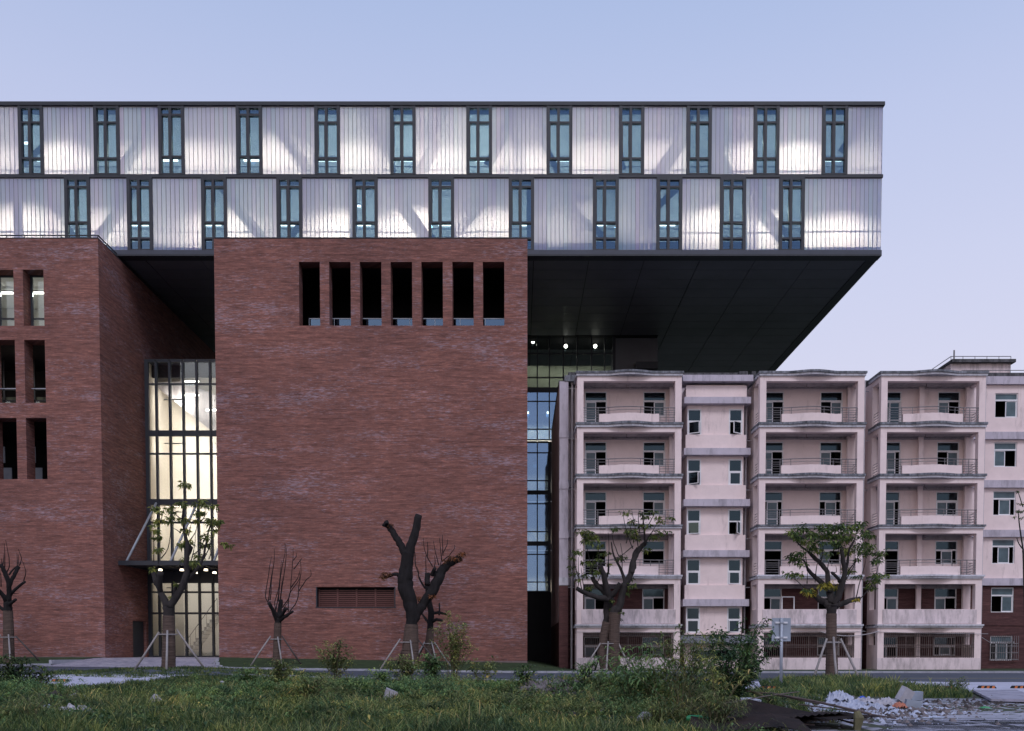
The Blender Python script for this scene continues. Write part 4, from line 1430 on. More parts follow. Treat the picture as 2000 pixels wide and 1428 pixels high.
# end pilaster at the left of the building
xp0, xp1 = AXL - .002, WX(1110, 800, 56)
bx('end_pilaster', MT['lilac'], apt, xp0, xp1, 56.0, 56.6, WZ(1144, 56), WZ(745, 56))
bx('end_pilaster', MT['tile_red'], apt, xp0, xp1, 56.0, 56.6, GA, WZ(1144, 56) - .003)
bx('pilaster_cap', MT['cornice_top'], apt, xp0 + .3, xp1 + .45, 55.95, 57, WZ(745, 56) + .003, WZ(733, 56))
for py in (855, 955, 1052):
    bx('pilaster_band', MT['lilac'], apt, xp0 - .015, xp1 + .02, 55.96, 55.999, WZ(py, 56), WZ(py - 14, 56))
bx('pilaster_band', MT['cornice'], apt, xp0 - .015, xp1 + .02, 55.96, 55.999, WZ(1143, 56), WZ(1128, 56))
pm = MB()
xq = WX(1117.5, 760, 56.3)
pm.tube([(xq, 56.3, GA), (xq, 56.3, WZ(752, 56.3))], .065, 8)
pm.tube([(xq, 56.3, WZ(752, 56.3)), (xq, 56.3, WZ(743, 56.3))], [.07, .16], 8)
for py in (792, 860, 900, 957, 1000, 1050, 1100, 1148, 1200, 1250):
    pm.tube([(xq, 56.3, WZ(py, 56.3)), (xq, 56.3, WZ(py - 3, 56.3))], .085, 8)
for py in (760, 858, 957, 1050, 1148):
    pm.box(xq - .3, xq + .35, 56.28, 56.33, WZ(py, 56.3), WZ(py - 2, 56.3))
pm.build('rainwater_pipe', MT['pipe'], apt)
MB().tube([(xq + .27, 56.4, GA), (xq + .27, 56.4, WZ(800, 56.4))], .03, 6).build('thin_pipe', MT['pipe'], apt)

# boxed bay with small windows between first and second stack
YV = 55.3
bxa, bxb = WX(1338, 900, YV), WX(1456, 900, YV)
def bz(py): return WZ(py, YV)
LED = [(779, 791.5), (878, 891), (977, 990.5), (1076, 1089), (1171, 1184.5)]
WB = [(848.7, 799), (947.4, 897), (1044, 995), (1141.7, 1092), (1236, 1186)]
wl = (WX(1343.5, 900, YV) - .04, WX(1370, 900, YV) - .02)
wr = (WX(1423, 900, YV), WX(1449.5, 900, YV))
holes = []
for a, b in WB:
    holes += [(wl[0], wl[1], bz(a), bz(b)), (wr[0], wr[1], bz(a), bz(b))]
m = wall_mb(MB(), bxa + .12, bxb - .12, bz(1240), bz(752), YV, YV + .2, holes)
m.build('bay_wall', MT['pink'], apt)
bx('bay_side', MT['pink_dirty'], apt, bxa + .12, bxa + .32, YV + .2, YR, bz(1240), bz(752))
bx('bay_side', MT['pink_dirty'], apt, bxb - .32, bxb - .12, YV + .2, YR, bz(1240), bz(752))
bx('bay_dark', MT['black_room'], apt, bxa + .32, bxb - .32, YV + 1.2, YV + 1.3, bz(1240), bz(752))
for i, (a, b) in enumerate(LED):
    bx('ledge', MT['lilac'], apt, bxa - .14, bxb + .2, YV - .42, YV - .002, bz(b), bz(a))
    bx('ledge', MT['lilac'], apt, bxa - .14, bxa + .118, YV - .002, YR - .23, bz(b), bz(a))
    bx('ledge', MT['lilac'], apt, bxb - .118, bxb + .2, YV - .002, YR - .23, bz(b), bz(a))
for (a, b) in ((778, 754.5), (878, 850.5), (977, 948.5), (1076, 1045.5), (1171, 1143.5), (1240, 1237.5)):
    bx('bay_panel', MT['pink'], apt, bxa, bxb, YV - .16, YV - .003, bz(a) + .01, bz(b))
bx('roof_cornice', MT['lilac'], apt, bxa - .25, bxb + .3, YV - .5, YV + .9, bz(749), bz(737))
OPN = [[.42, .5], [.55, 0], [.25, .85], [0, .08], [0, .1]]
for fi, (a, b) in enumerate(WB):
    for wi, (x0, x1) in enumerate((wl, wr)):
        z0, z1 = bz(a), bz(b)
        zm = z0 + (z1 - z0) * .52
        f = MB()
        y = YV + .0
        fw = .075
        f.box(x0, x0 + fw, y, y + .1, z0, z1)
        f.box(x1 - fw, x1, y, y + .1, z0, z1)
        f.box(x0 + fw, x1 - fw, y, y + .1, z1 - fw, z1)
        f.box(x0 + fw, x1 - fw, y, y + .1, zm - .04, zm + .04)
        f.box(x0 + fw, x1 - fw, y, y + .1, z0, z0 + .03)
        w_ = f.build('casement_window', MT['white_frame'], apt)
        bx('pane', MT['glass_house'], w_, x0 + fw, x1 - fw, y + .04, y + .055, zm + .04, z1 - fw)
        # the lower light, hinged at one side and swung outwards
        op = OPN[fi][wi]
        L = x1 - x0 - 2 * fw
        hx = x1 - fw if (wi == 0) else x0 + fw
        hx = x0 + fw if wi == 0 else x1 - fw
        ang = op * (1 if wi == 1 else -1) * 1.25
        s_ = MB()
        sg = 1 if wi == 0 else -1
        hh = zm - .04 - z0 - .03
        def sb(u0, u1, v0, v1, mb=s_, y0=-.02, y1=.02):
            mb.box(min(sg*u0, sg*u1), max(sg*u0, sg*u1), y0, y1, v0, v1)
        sb(0, .05, 0, hh); sb(L - .05, L, 0, hh); sb(.05, L - .05, 0, .05); sb(.05, L - .05, hh - .05, hh)
        me = bpy.data.meshes.new('sash'); me.from_pydata(s_.v, [], s_.f); me.materials.append(MT['white_frame'])
        so_ = link('sash', me, w_, (hx, y + .02, z0 + .03), (0, 0, ang))
        g_ = MB(); sb(.05, L - .05, .05, hh - .05, g_, -.006, .006)
        me = bpy.data.meshes.new('pane'); me.from_pydata(g_.v, [], g_.f); me.materials.append(MT['glass_house'])
        link('pane', me, w_, (hx, y + .02, z0 + .03), (0, 0, ang))
# corrugated awning and ground floor of the bay
aw = MB()
for q in range(40):
    a = bxa - .3 + (bxb - bxa + .8) * q / 40
    b = bxa - .3 + (bxb - bxa + .8) * (q + 1) / 40
    h = .03 if q % 2 else 0
    aw.quad((a, YV - 1.0, bz(1257) + h), (b, YV - 1.0, bz(1257) + .03 - h), (b, YV + .0, bz(1241) + .03 - h), (a, YV + .0, bz(1241) + h))
aw.build('corrugated_awning', MT['cornice_top'], apt)
gx0, gx1 = WX(1350, 1275, YV), WX(1440, 1275, YV)
m = wall_mb(MB(), bxa, bxb, GA, bz(1242), YV, YV + .2, [(gx0, gx1, bz(1290), bz(1264))])
m.build('ground_wall', MT['pink'], apt)
slide_window(apt, gx0, gx1, YV + .03, bz(1290), bz(1264), bz(1268), 'L')
bx('ground_dark', MT['black_room'], apt, gx0 - .3, gx1 + .3, YV + 1.2, YV + 1.3, 0, bz(1242))
# cables slung between the stacks
def cable(pa, pb, ya, yb, sag, r=.018):
    xa, za = W(pa[0], pa[1], ya); xb, zb = W(pb[0], pb[1], yb)
    pts = [(xa + (xb - xa) * t / 10, ya + (yb - ya) * t / 10, za + (zb - za) * t / 10 - sag * 4 * (t / 10) * (1 - t / 10)) for t in range(11)]
    return MB().tube(pts, r, 5).build('cable', MT['pipe'], apt)
cable((1600, 1233), (1716, 1233), YA - .1, YA - .1, .28, .022)
cable((1910, 1240), (1935, 1256), YA - .1, YR - .3, .0)
cable((1484, 1233), (1690, 1233), YA - .05, YA - .05, .03, .012)
cable((1714, 1234), (1930, 1238), YA - .05, YA - .05, .03, .012)
cable((1125, 1234), (1330, 1234), YA - .05, YA - .05, .03, .012)
# metre box and junk on the ledge between stacks
bx('meter_box', MT['dark_metal'], apt, T2 + TW + .02, T3 - .1, YR - .7, YR - .25, az(1232), az(1228))
# rooftop stair hut with its flat slab and rail
YH = 60.0
hut = (WX(1857, 720, YH), WX(1974, 720, YH))
zh0, zh1 = ZRF - .4, WZ(710, YH)
ho = MB().box(hut[0], hut[1], YH, YH + 4, zh0, zh1).build('rooftop_hut', MT['pink_dirty'], apt)
bx('hut_slab', MT['roof_dirty'], ho, hut[0] - .05, hut[1] + .18, YH - .3, YH + 4.3, zh1 + .003, zh1 + .2)
hr = MB()
hr.tube([(hut[0], YH, zh1 + .45), (hut[1], YH, zh1 + .45)], .025, 5)
for q in range(6):
    x = hut[0] + (hut[1] - hut[0]) * q / 5
    hr.tube([(x, YH, zh1 + .2), (x, YH, zh1 + .45)], .02, 5)
hr.tube([(hut[0], YH, zh1 + .45), (hut[0], YH + 4, zh1 + .45)], .025, 5)
hr.tube([(hut[0] + .2, YH, zh1 + .2), (hut[0] + .2, YH, zh1 + .85)], .05, 6)
hr.build('hut_rail', MT['rail'], ho)
rr = MB()
rr.tube([(T3 + TW, YR, rz(728) + .14), (AX1, YR, rz(728) + .14)], .025, 5)
for q in range(8):
    x = T3 + TW + q * 1.5
    rr.tube([(x, YR, rz(729)), (x, YR, rz(728) + .14)], .02, 5)
rr.build('roof_rail', MT['rail'], apt)
# odds and ends on the roof edge between the stacks
for px, w_, h_ in ((1442, .5, .35), (1466, .25, .35), (1110, .6, .3), (1352, 1.0, .1)):
    x, z = W(px, 733, 56.5)
    bx('roof_lump', MT['roof_dirty'], apt, x, x + w_, 56.2, 56.8, z - .2, z - .2 + h_)

# ------------------------------------------------------------ trees
def rq(a, b): return random.uniform(a, b)

def leaves_mb(n, c, r, size, squash=0.7, droop=0.5, mb=None):
    """many small bent leaves spread through a clump"""
    mb = mb or MB()
    c = Vector(c)
    for _ in range(n):
        d = Vector((random.gauss(0, 1), random.gauss(0, 1), random.gauss(0, 1))).normalized() * (rq(0, 1) ** 0.45) * r
        d.z *= squash
        p = c + d
        o = Vector((d.x + rq(-.3, .3) * r, d.y + rq(-.3, .3) * r, rq(-droop, .25) * r)).normalized()
        sd = o.cross(Vector((rq(-.4, .4), rq(-.4, .4), 1))).normalized()
        L = size * rq(.6, 1.3)
        w = L * rq(.18, .28)
        q = p + o * L * .5 + Vector((0, 0, L * .08))
        t = p + o * L + Vector((0, 0, -L * .25))
        k = len(mb.v)
        mb.v += [tuple(p), tuple(q - sd * w), tuple(t), tuple(q + sd * w)]
        mb.f += [(k, k + 1, k + 2), (k, k + 2, k + 3)]
    return mb

def ptr(pts, D, off, sc, jit=0.0, wob=0.0):
    """traced polyline in a zoomed crop -> points in space near depth D"""
    out = []
    for i, p in enumerate(pts):
        px, py = off[0] + p[0] / sc, off[1] + p[1] / sc
        d = D + (p[2] if len(p) > 2 else 0) + jit * i / max(1, len(pts) - 1)
        out.append(V3(px, py, d))
    return out

def resample(pts, rad, n=4, wob=0.05):
    P, R = [], []
    for i in range(len(pts) - 1):
        a, b = pts[i], pts[i + 1]
        p0 = pts[i - 1] if i > 0 else a
        p3 = pts[i + 2] if i + 2 < len(pts) else b
        for k in range(n):
            t = k / n
            q = 0.5 * ((2 * a) + (b - p0) * t + (2 * p0 - 5 * a + 4 * b - p3) * t * t + (3 * a - p0 - 3 * b + p3) * t ** 3)
            r = rad[i] + (rad[i + 1] - rad[i]) * t
            if i or k: q = q + Vector((rq(-1, 1), rq(-1, 1), rq(-1, 1))) * r * wob * 2
            P.append(q); R.append(r)
    P.append(pts[-1]); R.append(rad[-1])
    return P, R

def wrap_mesh(tree, pts, rad, name='straw_wrap'):
    """rope wound round the trunk: a tube with a ridge for every turn"""
    P, R = [], []
    L = sum((pts[i+1] - pts[i]).length for i in range(len(pts) - 1))
    n = max(10, int(L / 0.055))
    for k in range(n + 1):
        s_ = k / n * (len(pts) - 1)
        i = min(len(pts) - 2, int(s_)); t = s_ - i
        P.append(pts[i].lerp(pts[i + 1], t))
        R.append((rad[i] + (rad[i+1] - rad[i]) * t) * (1.10 + .035 * (k % 2) + rq(0, .03)))
    return MB().tube(P, R, 12).build(name, MT['wrap'], tree)

def supports(base, r0, h, r1, label, angs=(200, 112, 292, 18), dark=(1,), tilt=0.0):
    b = Vector(base)
    t = thing('tree_support', (b.x, b.y, b.z), label, 'tree stake', 'pole frames propping the trees')
    for i, a in enumerate(angs):
        an = math.radians(a + rq(-6, 6))
        rr = r1 * rq(.9, 1.1)
        foot = Vector((b.x + math.cos(an) * rr, b.y + math.sin(an) * rr, 0))
        foot.z = G(foot.x, foot.y) - .05
        top = Vector((b.x + math.cos(an) * r0, b.y + math.sin(an) * r0, b.z + h + rq(.08, .22)))
        MB().tube([foot, foot.lerp(top, .5) + Vector((rq(-.02, .02), 0, rq(-.02, .02))), top], [.05, .045, .04], 8).build('pole', MT['pole_dark' if i in dark else 'pole'], t, smooth=True)
    for i in range(len(angs)):
        a0, a1 = math.radians(angs[i]), math.radians(angs[(i + 1) % len(angs)] )
    order = sorted(range(len(angs)), key=lambda i: angs[i] % 360)
    for q in range(len(order)):
        i, j = order[q], order[(q + 1) % len(order)]
        a0, a1 = math.radians(angs[i]), math.radians(angs[j])
        p0 = Vector((b.x + math.cos(a0) * (r0 + .03), b.y + math.sin(a0) * (r0 + .03), b.z + h))
        p1 = Vector((b.x + math.cos(a1) * (r0 + .03), b.y + math.sin(a1) * (r0 + .03), b.z + h))
        MB().tube([p0, p1], .03, 6).build('tie_bar', MT['pole'], t)

def tree(label, D, off, sc, trunk, trad, limbs, twigs, clusters, wrap, lr, leafsize=.17, bark='bark', leafm='leaf', perclump=26, name='tree', dz=0.0, jit=0.8):
    base = V3(off[0] + trunk[0][0] / sc, off[1] + trunk[0][1] / sc, D)
    base.z = G(base.x, base.y)
    t = thing(name, tuple(base), label, 'tree')
    k = D / FPX           # metres per photograph pixel
    tp = ptr(trunk, D, off, sc)
    tp[0] = base - Vector((0, 0, .12))
    P, R = resample(tp, [r * k for r in trad], 5, .03)
    m = MB().tube(P, R, 12, lump=.07)
    for (pts, rads) in limbs:
        j = rq(-jit, jit)
        q = ptr(pts, D, off, sc, jit=j)
        P, R = resample(q, [r * k for r in rads], 4, .08)
        m.tube(P, R, 9, lump=.08)
    m.build('trunk', MT[bark], t, smooth=True)
    if wrap:
        n = wrap
        wrap_mesh(t, tp[:n], [r * k for r in trad[:n]])
    if twigs:
        m = MB()
        for pts in twigs:
            j = rq(-jit, jit)
            q = ptr(pts, D, off, sc, jit=j)
            P, R = resample(q, [k * (1.15 if i == 0 else 1.15 - .75 * i / (len(q) - 1)) for i in range(len(q))], 3, .25)
            m.tube(P, R, 5)
        m.build('twigs', MT[bark], t)['kind'] = 'stuff'
    if clusters:
        by = {}
        for c in clusters:
            mt_ = c[3] if len(c) > 3 else leafm
            r = (c[2] if len(c) > 2 and c[2] else lr) * k
            p = V3(off[0] + c[0] / sc, off[1] + c[1] / sc, D + rq(-jit, jit) * .7)
            mb = by.setdefault(mt_, MB())
            leaves_mb(int(perclump * (r / (lr * k)) ** 1.5), p, r, leafsize, .62, .7, mb)
            # satellite sprays break up the outline
            for _ in range(2):
                leaves_mb(5, p + Vector((rq(-1, 1), rq(-1, 1), rq(-.6, .6))) * r * 1.2, r * .4, leafsize * .8, .7, .7, mb)
        for mt_, mb in by.items():
            mb.build('crown' if mt_ != 'dead_twig' else 'dead_foliage', MT[mt_], t)
    return t, base

# budding tree in front of the entrance
o1, s1 = (230, 920), 3.4826
t, b = tree('young tree with budding upright twigs in front of the lit glass entrance', 38.0, o1, s1,
    [(345, 1350), (347, 1150), (345, 985), (343, 920)], [12, 10.5, 9.5, 12.5],
    [([(340, 930), (300, 840), (268, 775), (250, 730), (240, 690)], [8, 6, 5, 4.5, 4]), ([(290, 820), (282, 760), (290, 690)], [5, 5.5, 6]),
     ([(350, 925), (400, 850), (440, 780), (465, 700), (470, 600), (475, 500), (455, 440)], [8, 7, 6.5, 5.5, 4.5, 4, 2]),
     ([(470, 590), (500, 530), (490, 505)], [3.2, 3, 2.6]), ([(450, 400), (440, 320), (455, 200), (456, 100)], [2, 1.8, 1.5, 1]), ([(465, 460), (452, 400)], [3, 2]),
     ([(465, 745), (520, 690), (570, 620), (600, 500), (615, 420), (640, 340)], [3.4, 3, 2.4, 2, 1.6, 1.2]), ([(480, 720), (530, 690), (545, 655)], [3, 2, 1.6]), ([(400, 860), (390, 800), (400, 770)], [4, 3.5, 3])],
    [[(275, 630), (280, 500), (278, 400), (285, 270)], [(245, 620), (245, 500), (240, 375)], [(295, 595), (340, 530), (360, 400), (350, 250)], [(555, 580), (565, 480), (545, 340), (560, 280)],
     [(495, 620), (520, 520), (530, 400)], [(480, 480), (530, 410), (545, 300)], [(590, 590), (630, 500), (640, 400), (628, 240)], [(440, 330), (400, 300), (350, 250)], [(430, 420), (380, 390)], [(560, 350), (610, 280)], [(640, 345), (705, 345)], [(290, 350), (320, 240)], [(620, 600), (632, 560), (625, 480)], [(510, 570), (560, 530), (600, 440)], [(480, 440), (500, 360)]],
    [(456, 90, 9), (440, 230, 8), (540, 228, 6), (572, 202, 4), (603, 235, 5.5), (650, 235, 5.5), (250, 247, 6), (352, 250, 6), (375, 280, 4), (285, 275, 4), (280, 340, 7), (350, 320, 6), (350, 350, 4), (238, 372, 4), (260, 402, 5), (262, 455, 6), (285, 455, 4), (275, 535, 6), (447, 330, 8), (460, 405, 8), (565, 285, 8), (545, 340, 5), (635, 350, 9), (690, 345, 8), (650, 405, 5), (605, 450, 9), (592, 505, 8), (432, 500, 7), (480, 490, 8), (555, 585, 8), (445, 600, 6), (500, 630, 7), (240, 670, 5), (635, 330, 6), (520, 620, 4), (718, 490, 3), (765, 505, 3), (375, 860, 3), (400, 770, 3)],
    3, 8.0, .19, 'bark', 'leaf_bright', 40, jit=.7)
supports(b, .34, 1.42, 1.35, 'pole frame around the rope-wrapped trunk before the glass entrance')

# bare tree at the far left
t, b = tree('bare pollarded tree with lopped stubs at the left edge before the brick wing', 51.0, (0, 1040), 5.1,
    [(88, 1285), (85, 1000), (80, 780), (75, 700)], [9.2, 8.6, 7.6, 7.5],
    [([(80, 720), (88, 640), (90, 560), (85, 490), (50, 400), (2, 318)], [5.5, 4.8, 4.4, 4.4, 4.2, 3.4]), ([(92, 540), (115, 480), (150, 410), (190, 338)], [4, 3.6, 3.6, 3.4]), ([(98, 625), (150, 570), (250, 490)], [4, 3, 2.4]),
     ([(70, 700), (45, 650), (0, 590), (-30, 560)], [5, 4.4, 3.6, 3]), ([(85, 720), (120, 695), (158, 668)], [4, 3.4, 2.6]), ([(60, 780), (20, 760), (-10, 735)], [4, 3.2, 2.6]), ([(90, 420), (130, 370), (165, 340)], [2, 1.6, 1.4])],
    [[(70, 395), (95, 330), (80, 200), (55, 75)], [(45, 350), (50, 260), (42, 110)], [(200, 320), (212, 250), (180, 165)], [(235, 480), (258, 390), (220, 280)], [(172, 330), (168, 205)], [(190, 335), (185, 220)], [(30, 320), (40, 210)], [(130, 608), (188, 608)], [(10, 540), (8, 430), (0, 400)], [(25, 330), (15, 260)]],
    [], 3, 7, bark='bark_dark', name='bare_tree')
supports(b, .36, 1.45, 1.5, 'pole frame around the bare tree at the left edge', (200, 112, 300, 20), (1, 3))

# bare tree before the brick tower
t, b = tree('bare pollarded tree with long upright shoots, left of the wall louvre', 51.0, (500, 1050), 5.1,
    [(205, 1285), (212, 1050), (218, 850), (217, 800)], [7.4, 6.6, 6.2, 6.8],
    [([(212, 830), (175, 740), (128, 648)], [4.5, 3.8, 3.2]), ([(225, 820), (236, 720), (246, 625)], [4.8, 4.4, 4]), ([(228, 830), (300, 780), (368, 735)], [4.4, 3.4, 2]), ([(230, 815), (262, 760), (300, 708)], [4.2, 3.4, 3.4]), ([(208, 800), (190, 750), (180, 740)], [4, 3.6, 3])],
    [[(118, 640), (96, 580), (120, 400), (140, 260), (155, 190)], [(124, 635), (150, 400), (180, 250), (182, 110)], [(140, 625), (162, 360), (178, 250)], [(195, 730), (190, 640), (230, 480), (252, 230)], [(225, 640), (238, 450), (262, 280), (290, 150), (288, 55)], [(245, 610), (272, 420), (298, 220), (302, 100)], [(230, 700), (245, 560), (262, 400)], [(262, 700), (330, 590), (352, 420), (368, 200), (370, 102)],
     [(320, 740), (335, 560), (430, 420), (432, 330)], [(335, 740), (410, 630), (425, 500), (450, 330), (438, 215)], [(430, 530), (495, 430), (548, 375), (542, 320)], [(375, 315), (435, 235), (460, 205)], [(372, 225), (400, 190), (402, 155)], [(350, 500), (410, 410), (430, 350)], [(200, 720), (225, 560), (240, 470)], [(270, 720), (320, 640)]],
    [], 3, 7, bark='bark_dark', name='bare_tree')
supports(b, .3, 1.5, 1.35, 'pole frame around the bare tree left of the wall louvre', (200, 112, 300, 20), (1, 3))

# big lopped tree before the brick tower
o4, s4 = (720, 990), 4.2
t, b = tree('thick black lopped tree with forked amputated limbs in front of the brick wall', 50.0, o4, s4,
    [(332, 1310), (345, 1100), (352, 965), (358, 870), (338, 780), (305, 660), (300, 570), (312, 480), (322, 370)], [17, 14, 11.5, 12.5, 14, 15, 14.5, 12.5, 12],
    [([(305, 385), (265, 320), (228, 255), (185, 190), (150, 150), (118, 150)], [8.5, 7, 6.4, 6, 5.4, 3]), ([(150, 150), (140, 118)], [5, 4.6]), ([(330, 390), (350, 320), (385, 200), (412, 68)], [10, 9, 7.8, 7]),
     ([(285, 580), (250, 560), (210, 552), (160, 572), (130, 578)], [6, 4, 3.4, 3, 2.4]), ([(375, 920), (410, 850), (450, 795), (520, 700), (575, 580), (610, 510), (680, 455), (755, 412)], [9, 9, 9.2, 10, 10, 9, 7.5, 6.5]),
     ([(480, 640), (480, 545)], [5.5, 5]), ([(520, 560), (545, 500)], [5, 3])],
    [[(380, 390), (385, 480), (412, 560)], [(430, 870), (460, 910), (485, 950)]],
    [(752, 400, 9, 'dead_twig'), (730, 430, 8, 'dead_twig'), (765, 380, 6, 'dead_twig'), (175, 150, 7, 'dead_twig'), (150, 545, 8, 'dead_twig'), (120, 575, 7, 'dead_twig'), (430, 755, 10, 'dead_twig'), (520, 730, 6, 'dead_twig'), (630, 440, 7, 'dead_twig'), (680, 415, 7, 'dead_twig'), (125, 580, 3, 'leaf_yellow')],
    3, 8, .13, 'bark_dark', 'dead_twig', 60, 'lopped_tree', jit=.5)
supports(b, .5, 1.55, 1.85, 'pole frame around the thick black lopped tree', (205, 118, 285, 10), (1, 3))

# thin tree just behind it
t, b = tree('thin bare tree standing just behind the thick black lopped one', 52.0, o4, s4,
    [(500, 1300), (500, 1120), (505, 1000), (512, 870), (495, 780), (482, 640), (482, 560)], [8.5, 7.5, 6, 6, 5.5, 5, 4.5],
    [([(515, 875), (570, 868), (640, 882)], [3.6, 2.8, 2.2]), ([(578, 885), (582, 845), (580, 792)], [2, 1.6, 1.6]), ([(520, 945), (560, 925), (605, 935)], [3.4, 2.8, 2.4]), ([(485, 680), (450, 650), (412, 575)], [2.6, 2, 1.6]), ([(490, 950), (455, 900), (428, 868)], [3, 2, 1.6])],
    [[(412, 580), (405, 520), (382, 470), (380, 370)], [(525, 490), (475, 400), (455, 330), (448, 255)], [(575, 480), (550, 380), (530, 280)], [(600, 440), (590, 350), (580, 255)], [(610, 400), (607, 300), (605, 228)], [(610, 380), (640, 320), (648, 265)], [(470, 545), (468, 400)], [(600, 450), (660, 400), (705, 340), (703, 310)], [(480, 420), (485, 330), (482, 285)], [(575, 560), (590, 470), (600, 400)], [(540, 500), (545, 440), (540, 400)]],
    [], 3, 7, bark='bark_dark', name='bare_tree')
supports(b, .3, 1.25, 1.3, 'pale crossed poles around the thin tree behind the lopped one', (215, 130, 300, 345), (1,))

# double trunk tree before the first stack of balconies
o6, s6 = (1050, 960), 3.757
t, b = tree('twin trunk tree with sparse drooping leaf tufts before the first balcony stack', 50.0, o6, s6,
    [(562, 1312), (560, 1150), (560, 1000), (567, 890), (600, 840), (620, 750), (640, 680)], [10.5, 10, 9.6, 10.5, 7.5, 6.5, 6.8],
    [([(640, 690), (682, 610), (700, 520), (740, 430), (792, 378)], [6.4, 6, 5.6, 5, 4.4]), ([(790, 385), (782, 290), (768, 150)], [2.4, 1.8, .8]), ([(690, 600), (712, 540), (705, 470), (735, 415)], [4.6, 4, 3.4, 3]), ([(645, 680), (615, 580), (560, 470), (540, 370)], [3.6, 2.8, 1.8, 1]), ([(490, 1290), (470, 1180), (482, 1080), (508, 960), (515, 860), (522, 790)], [7.5, 7, 7, 7.5, 8.5, 11]),
     ([(520, 790), (450, 780), (350, 745), (288, 712)], [7, 5, 4.6, 4]), ([(520, 780), (495, 735), (430, 680), (400, 625)], [8, 6.5, 5, 4]), ([(522, 780), (515, 730), (490, 630), (458, 540)], [7, 6.5, 5.5, 4.6]), ([(530, 770), (570, 735), (605, 672)], [6, 5, 4.2]), ([(495, 650), (520, 590), (518, 520)], [2.4, 2, 1.4])],
    [[(292, 712), (302, 650), (262, 500), (240, 430)], [(400, 620), (375, 470), (345, 330)], [(458, 540), (445, 430), (400, 380)], [(518, 540), (525, 420), (518, 300)], [(620, 600), (622, 480), (608, 380)], [(740, 420), (710, 240), (690, 130)], [(700, 420), (655, 300), (625, 160)], [(780, 300), (840, 200), (862, 150)], [(790, 370), (850, 290), (900, 300)], [(600, 480), (560, 380), (545, 300)], [(790, 300), (700, 300), (670, 230)], [(330, 740), (300, 600), (300, 480)], [(430, 680), (460, 620), (500, 460)], [(345, 740), (330, 640), (320, 560)], [(700, 400), (600, 480), (530, 500)], [(800, 370), (820, 330), (900, 200)], [(415, 640), (400, 560), (410, 470)], [(750, 300), (740, 200), (745, 130)], [(650, 380), (660, 330), (650, 300)]],
    [(320, 295), (350, 300), (380, 300, 6), (370, 335), (400, 330), (350, 365), (390, 375, 7), (300, 450), (280, 440, 6), (250, 490, 5), (440, 350, 6), (455, 400, 6), (510, 450, 6), (400, 540), (420, 590), (385, 520, 6), (430, 600, 7), (340, 615, 6), (370, 715, 6), (385, 700, 5), (248, 560, 5), (270, 600, 5), (250, 610, 4), (300, 655, 4), (610, 490, 8), (625, 480, 6), (655, 160, 8), (690, 300, 12), (715, 340, 10), (670, 290, 8), (780, 165, 8), (795, 190, 7), (850, 145, 6), (800, 250, 8), (745, 245, 6), (880, 200, 8), (900, 220, 6), (900, 300, 9), (870, 330, 8), (835, 340, 6), (690, 220, 7), (550, 280, 4), (575, 275, 4), (958, 190, 4), (990, 198, 4), (690, 690, 7), (680, 705, 5), (662, 740, 4), (615, 890, 4), (602, 940, 4), (550, 980, 4), (527, 860, 4), (545, 800, 3), (800, 430, 6), (958, 295, 3), (470, 460, 5), (520, 540, 5), (330, 520, 5), (445, 500, 6), (500, 600, 4), (690, 640, 4)],
    4, 8, .19, 'bark', 'leaf_mid', 34)
# rope on the leaning trunk too
k_ = 50.0 / FPX
wrap_mesh(t, ptr([(490, 1300), (470, 1180), (482, 1080), (508, 960)], 50.0, o6, s6), [7.7 * k_, 7.2 * k_, 7.2 * k_, 7.7 * k_])
supports(b - Vector((.3, 0, 0)), .45, 1.6, 1.5, 'pole frame around the twin trunk tree by the balconies', (200, 118, 262, 345), (1,))

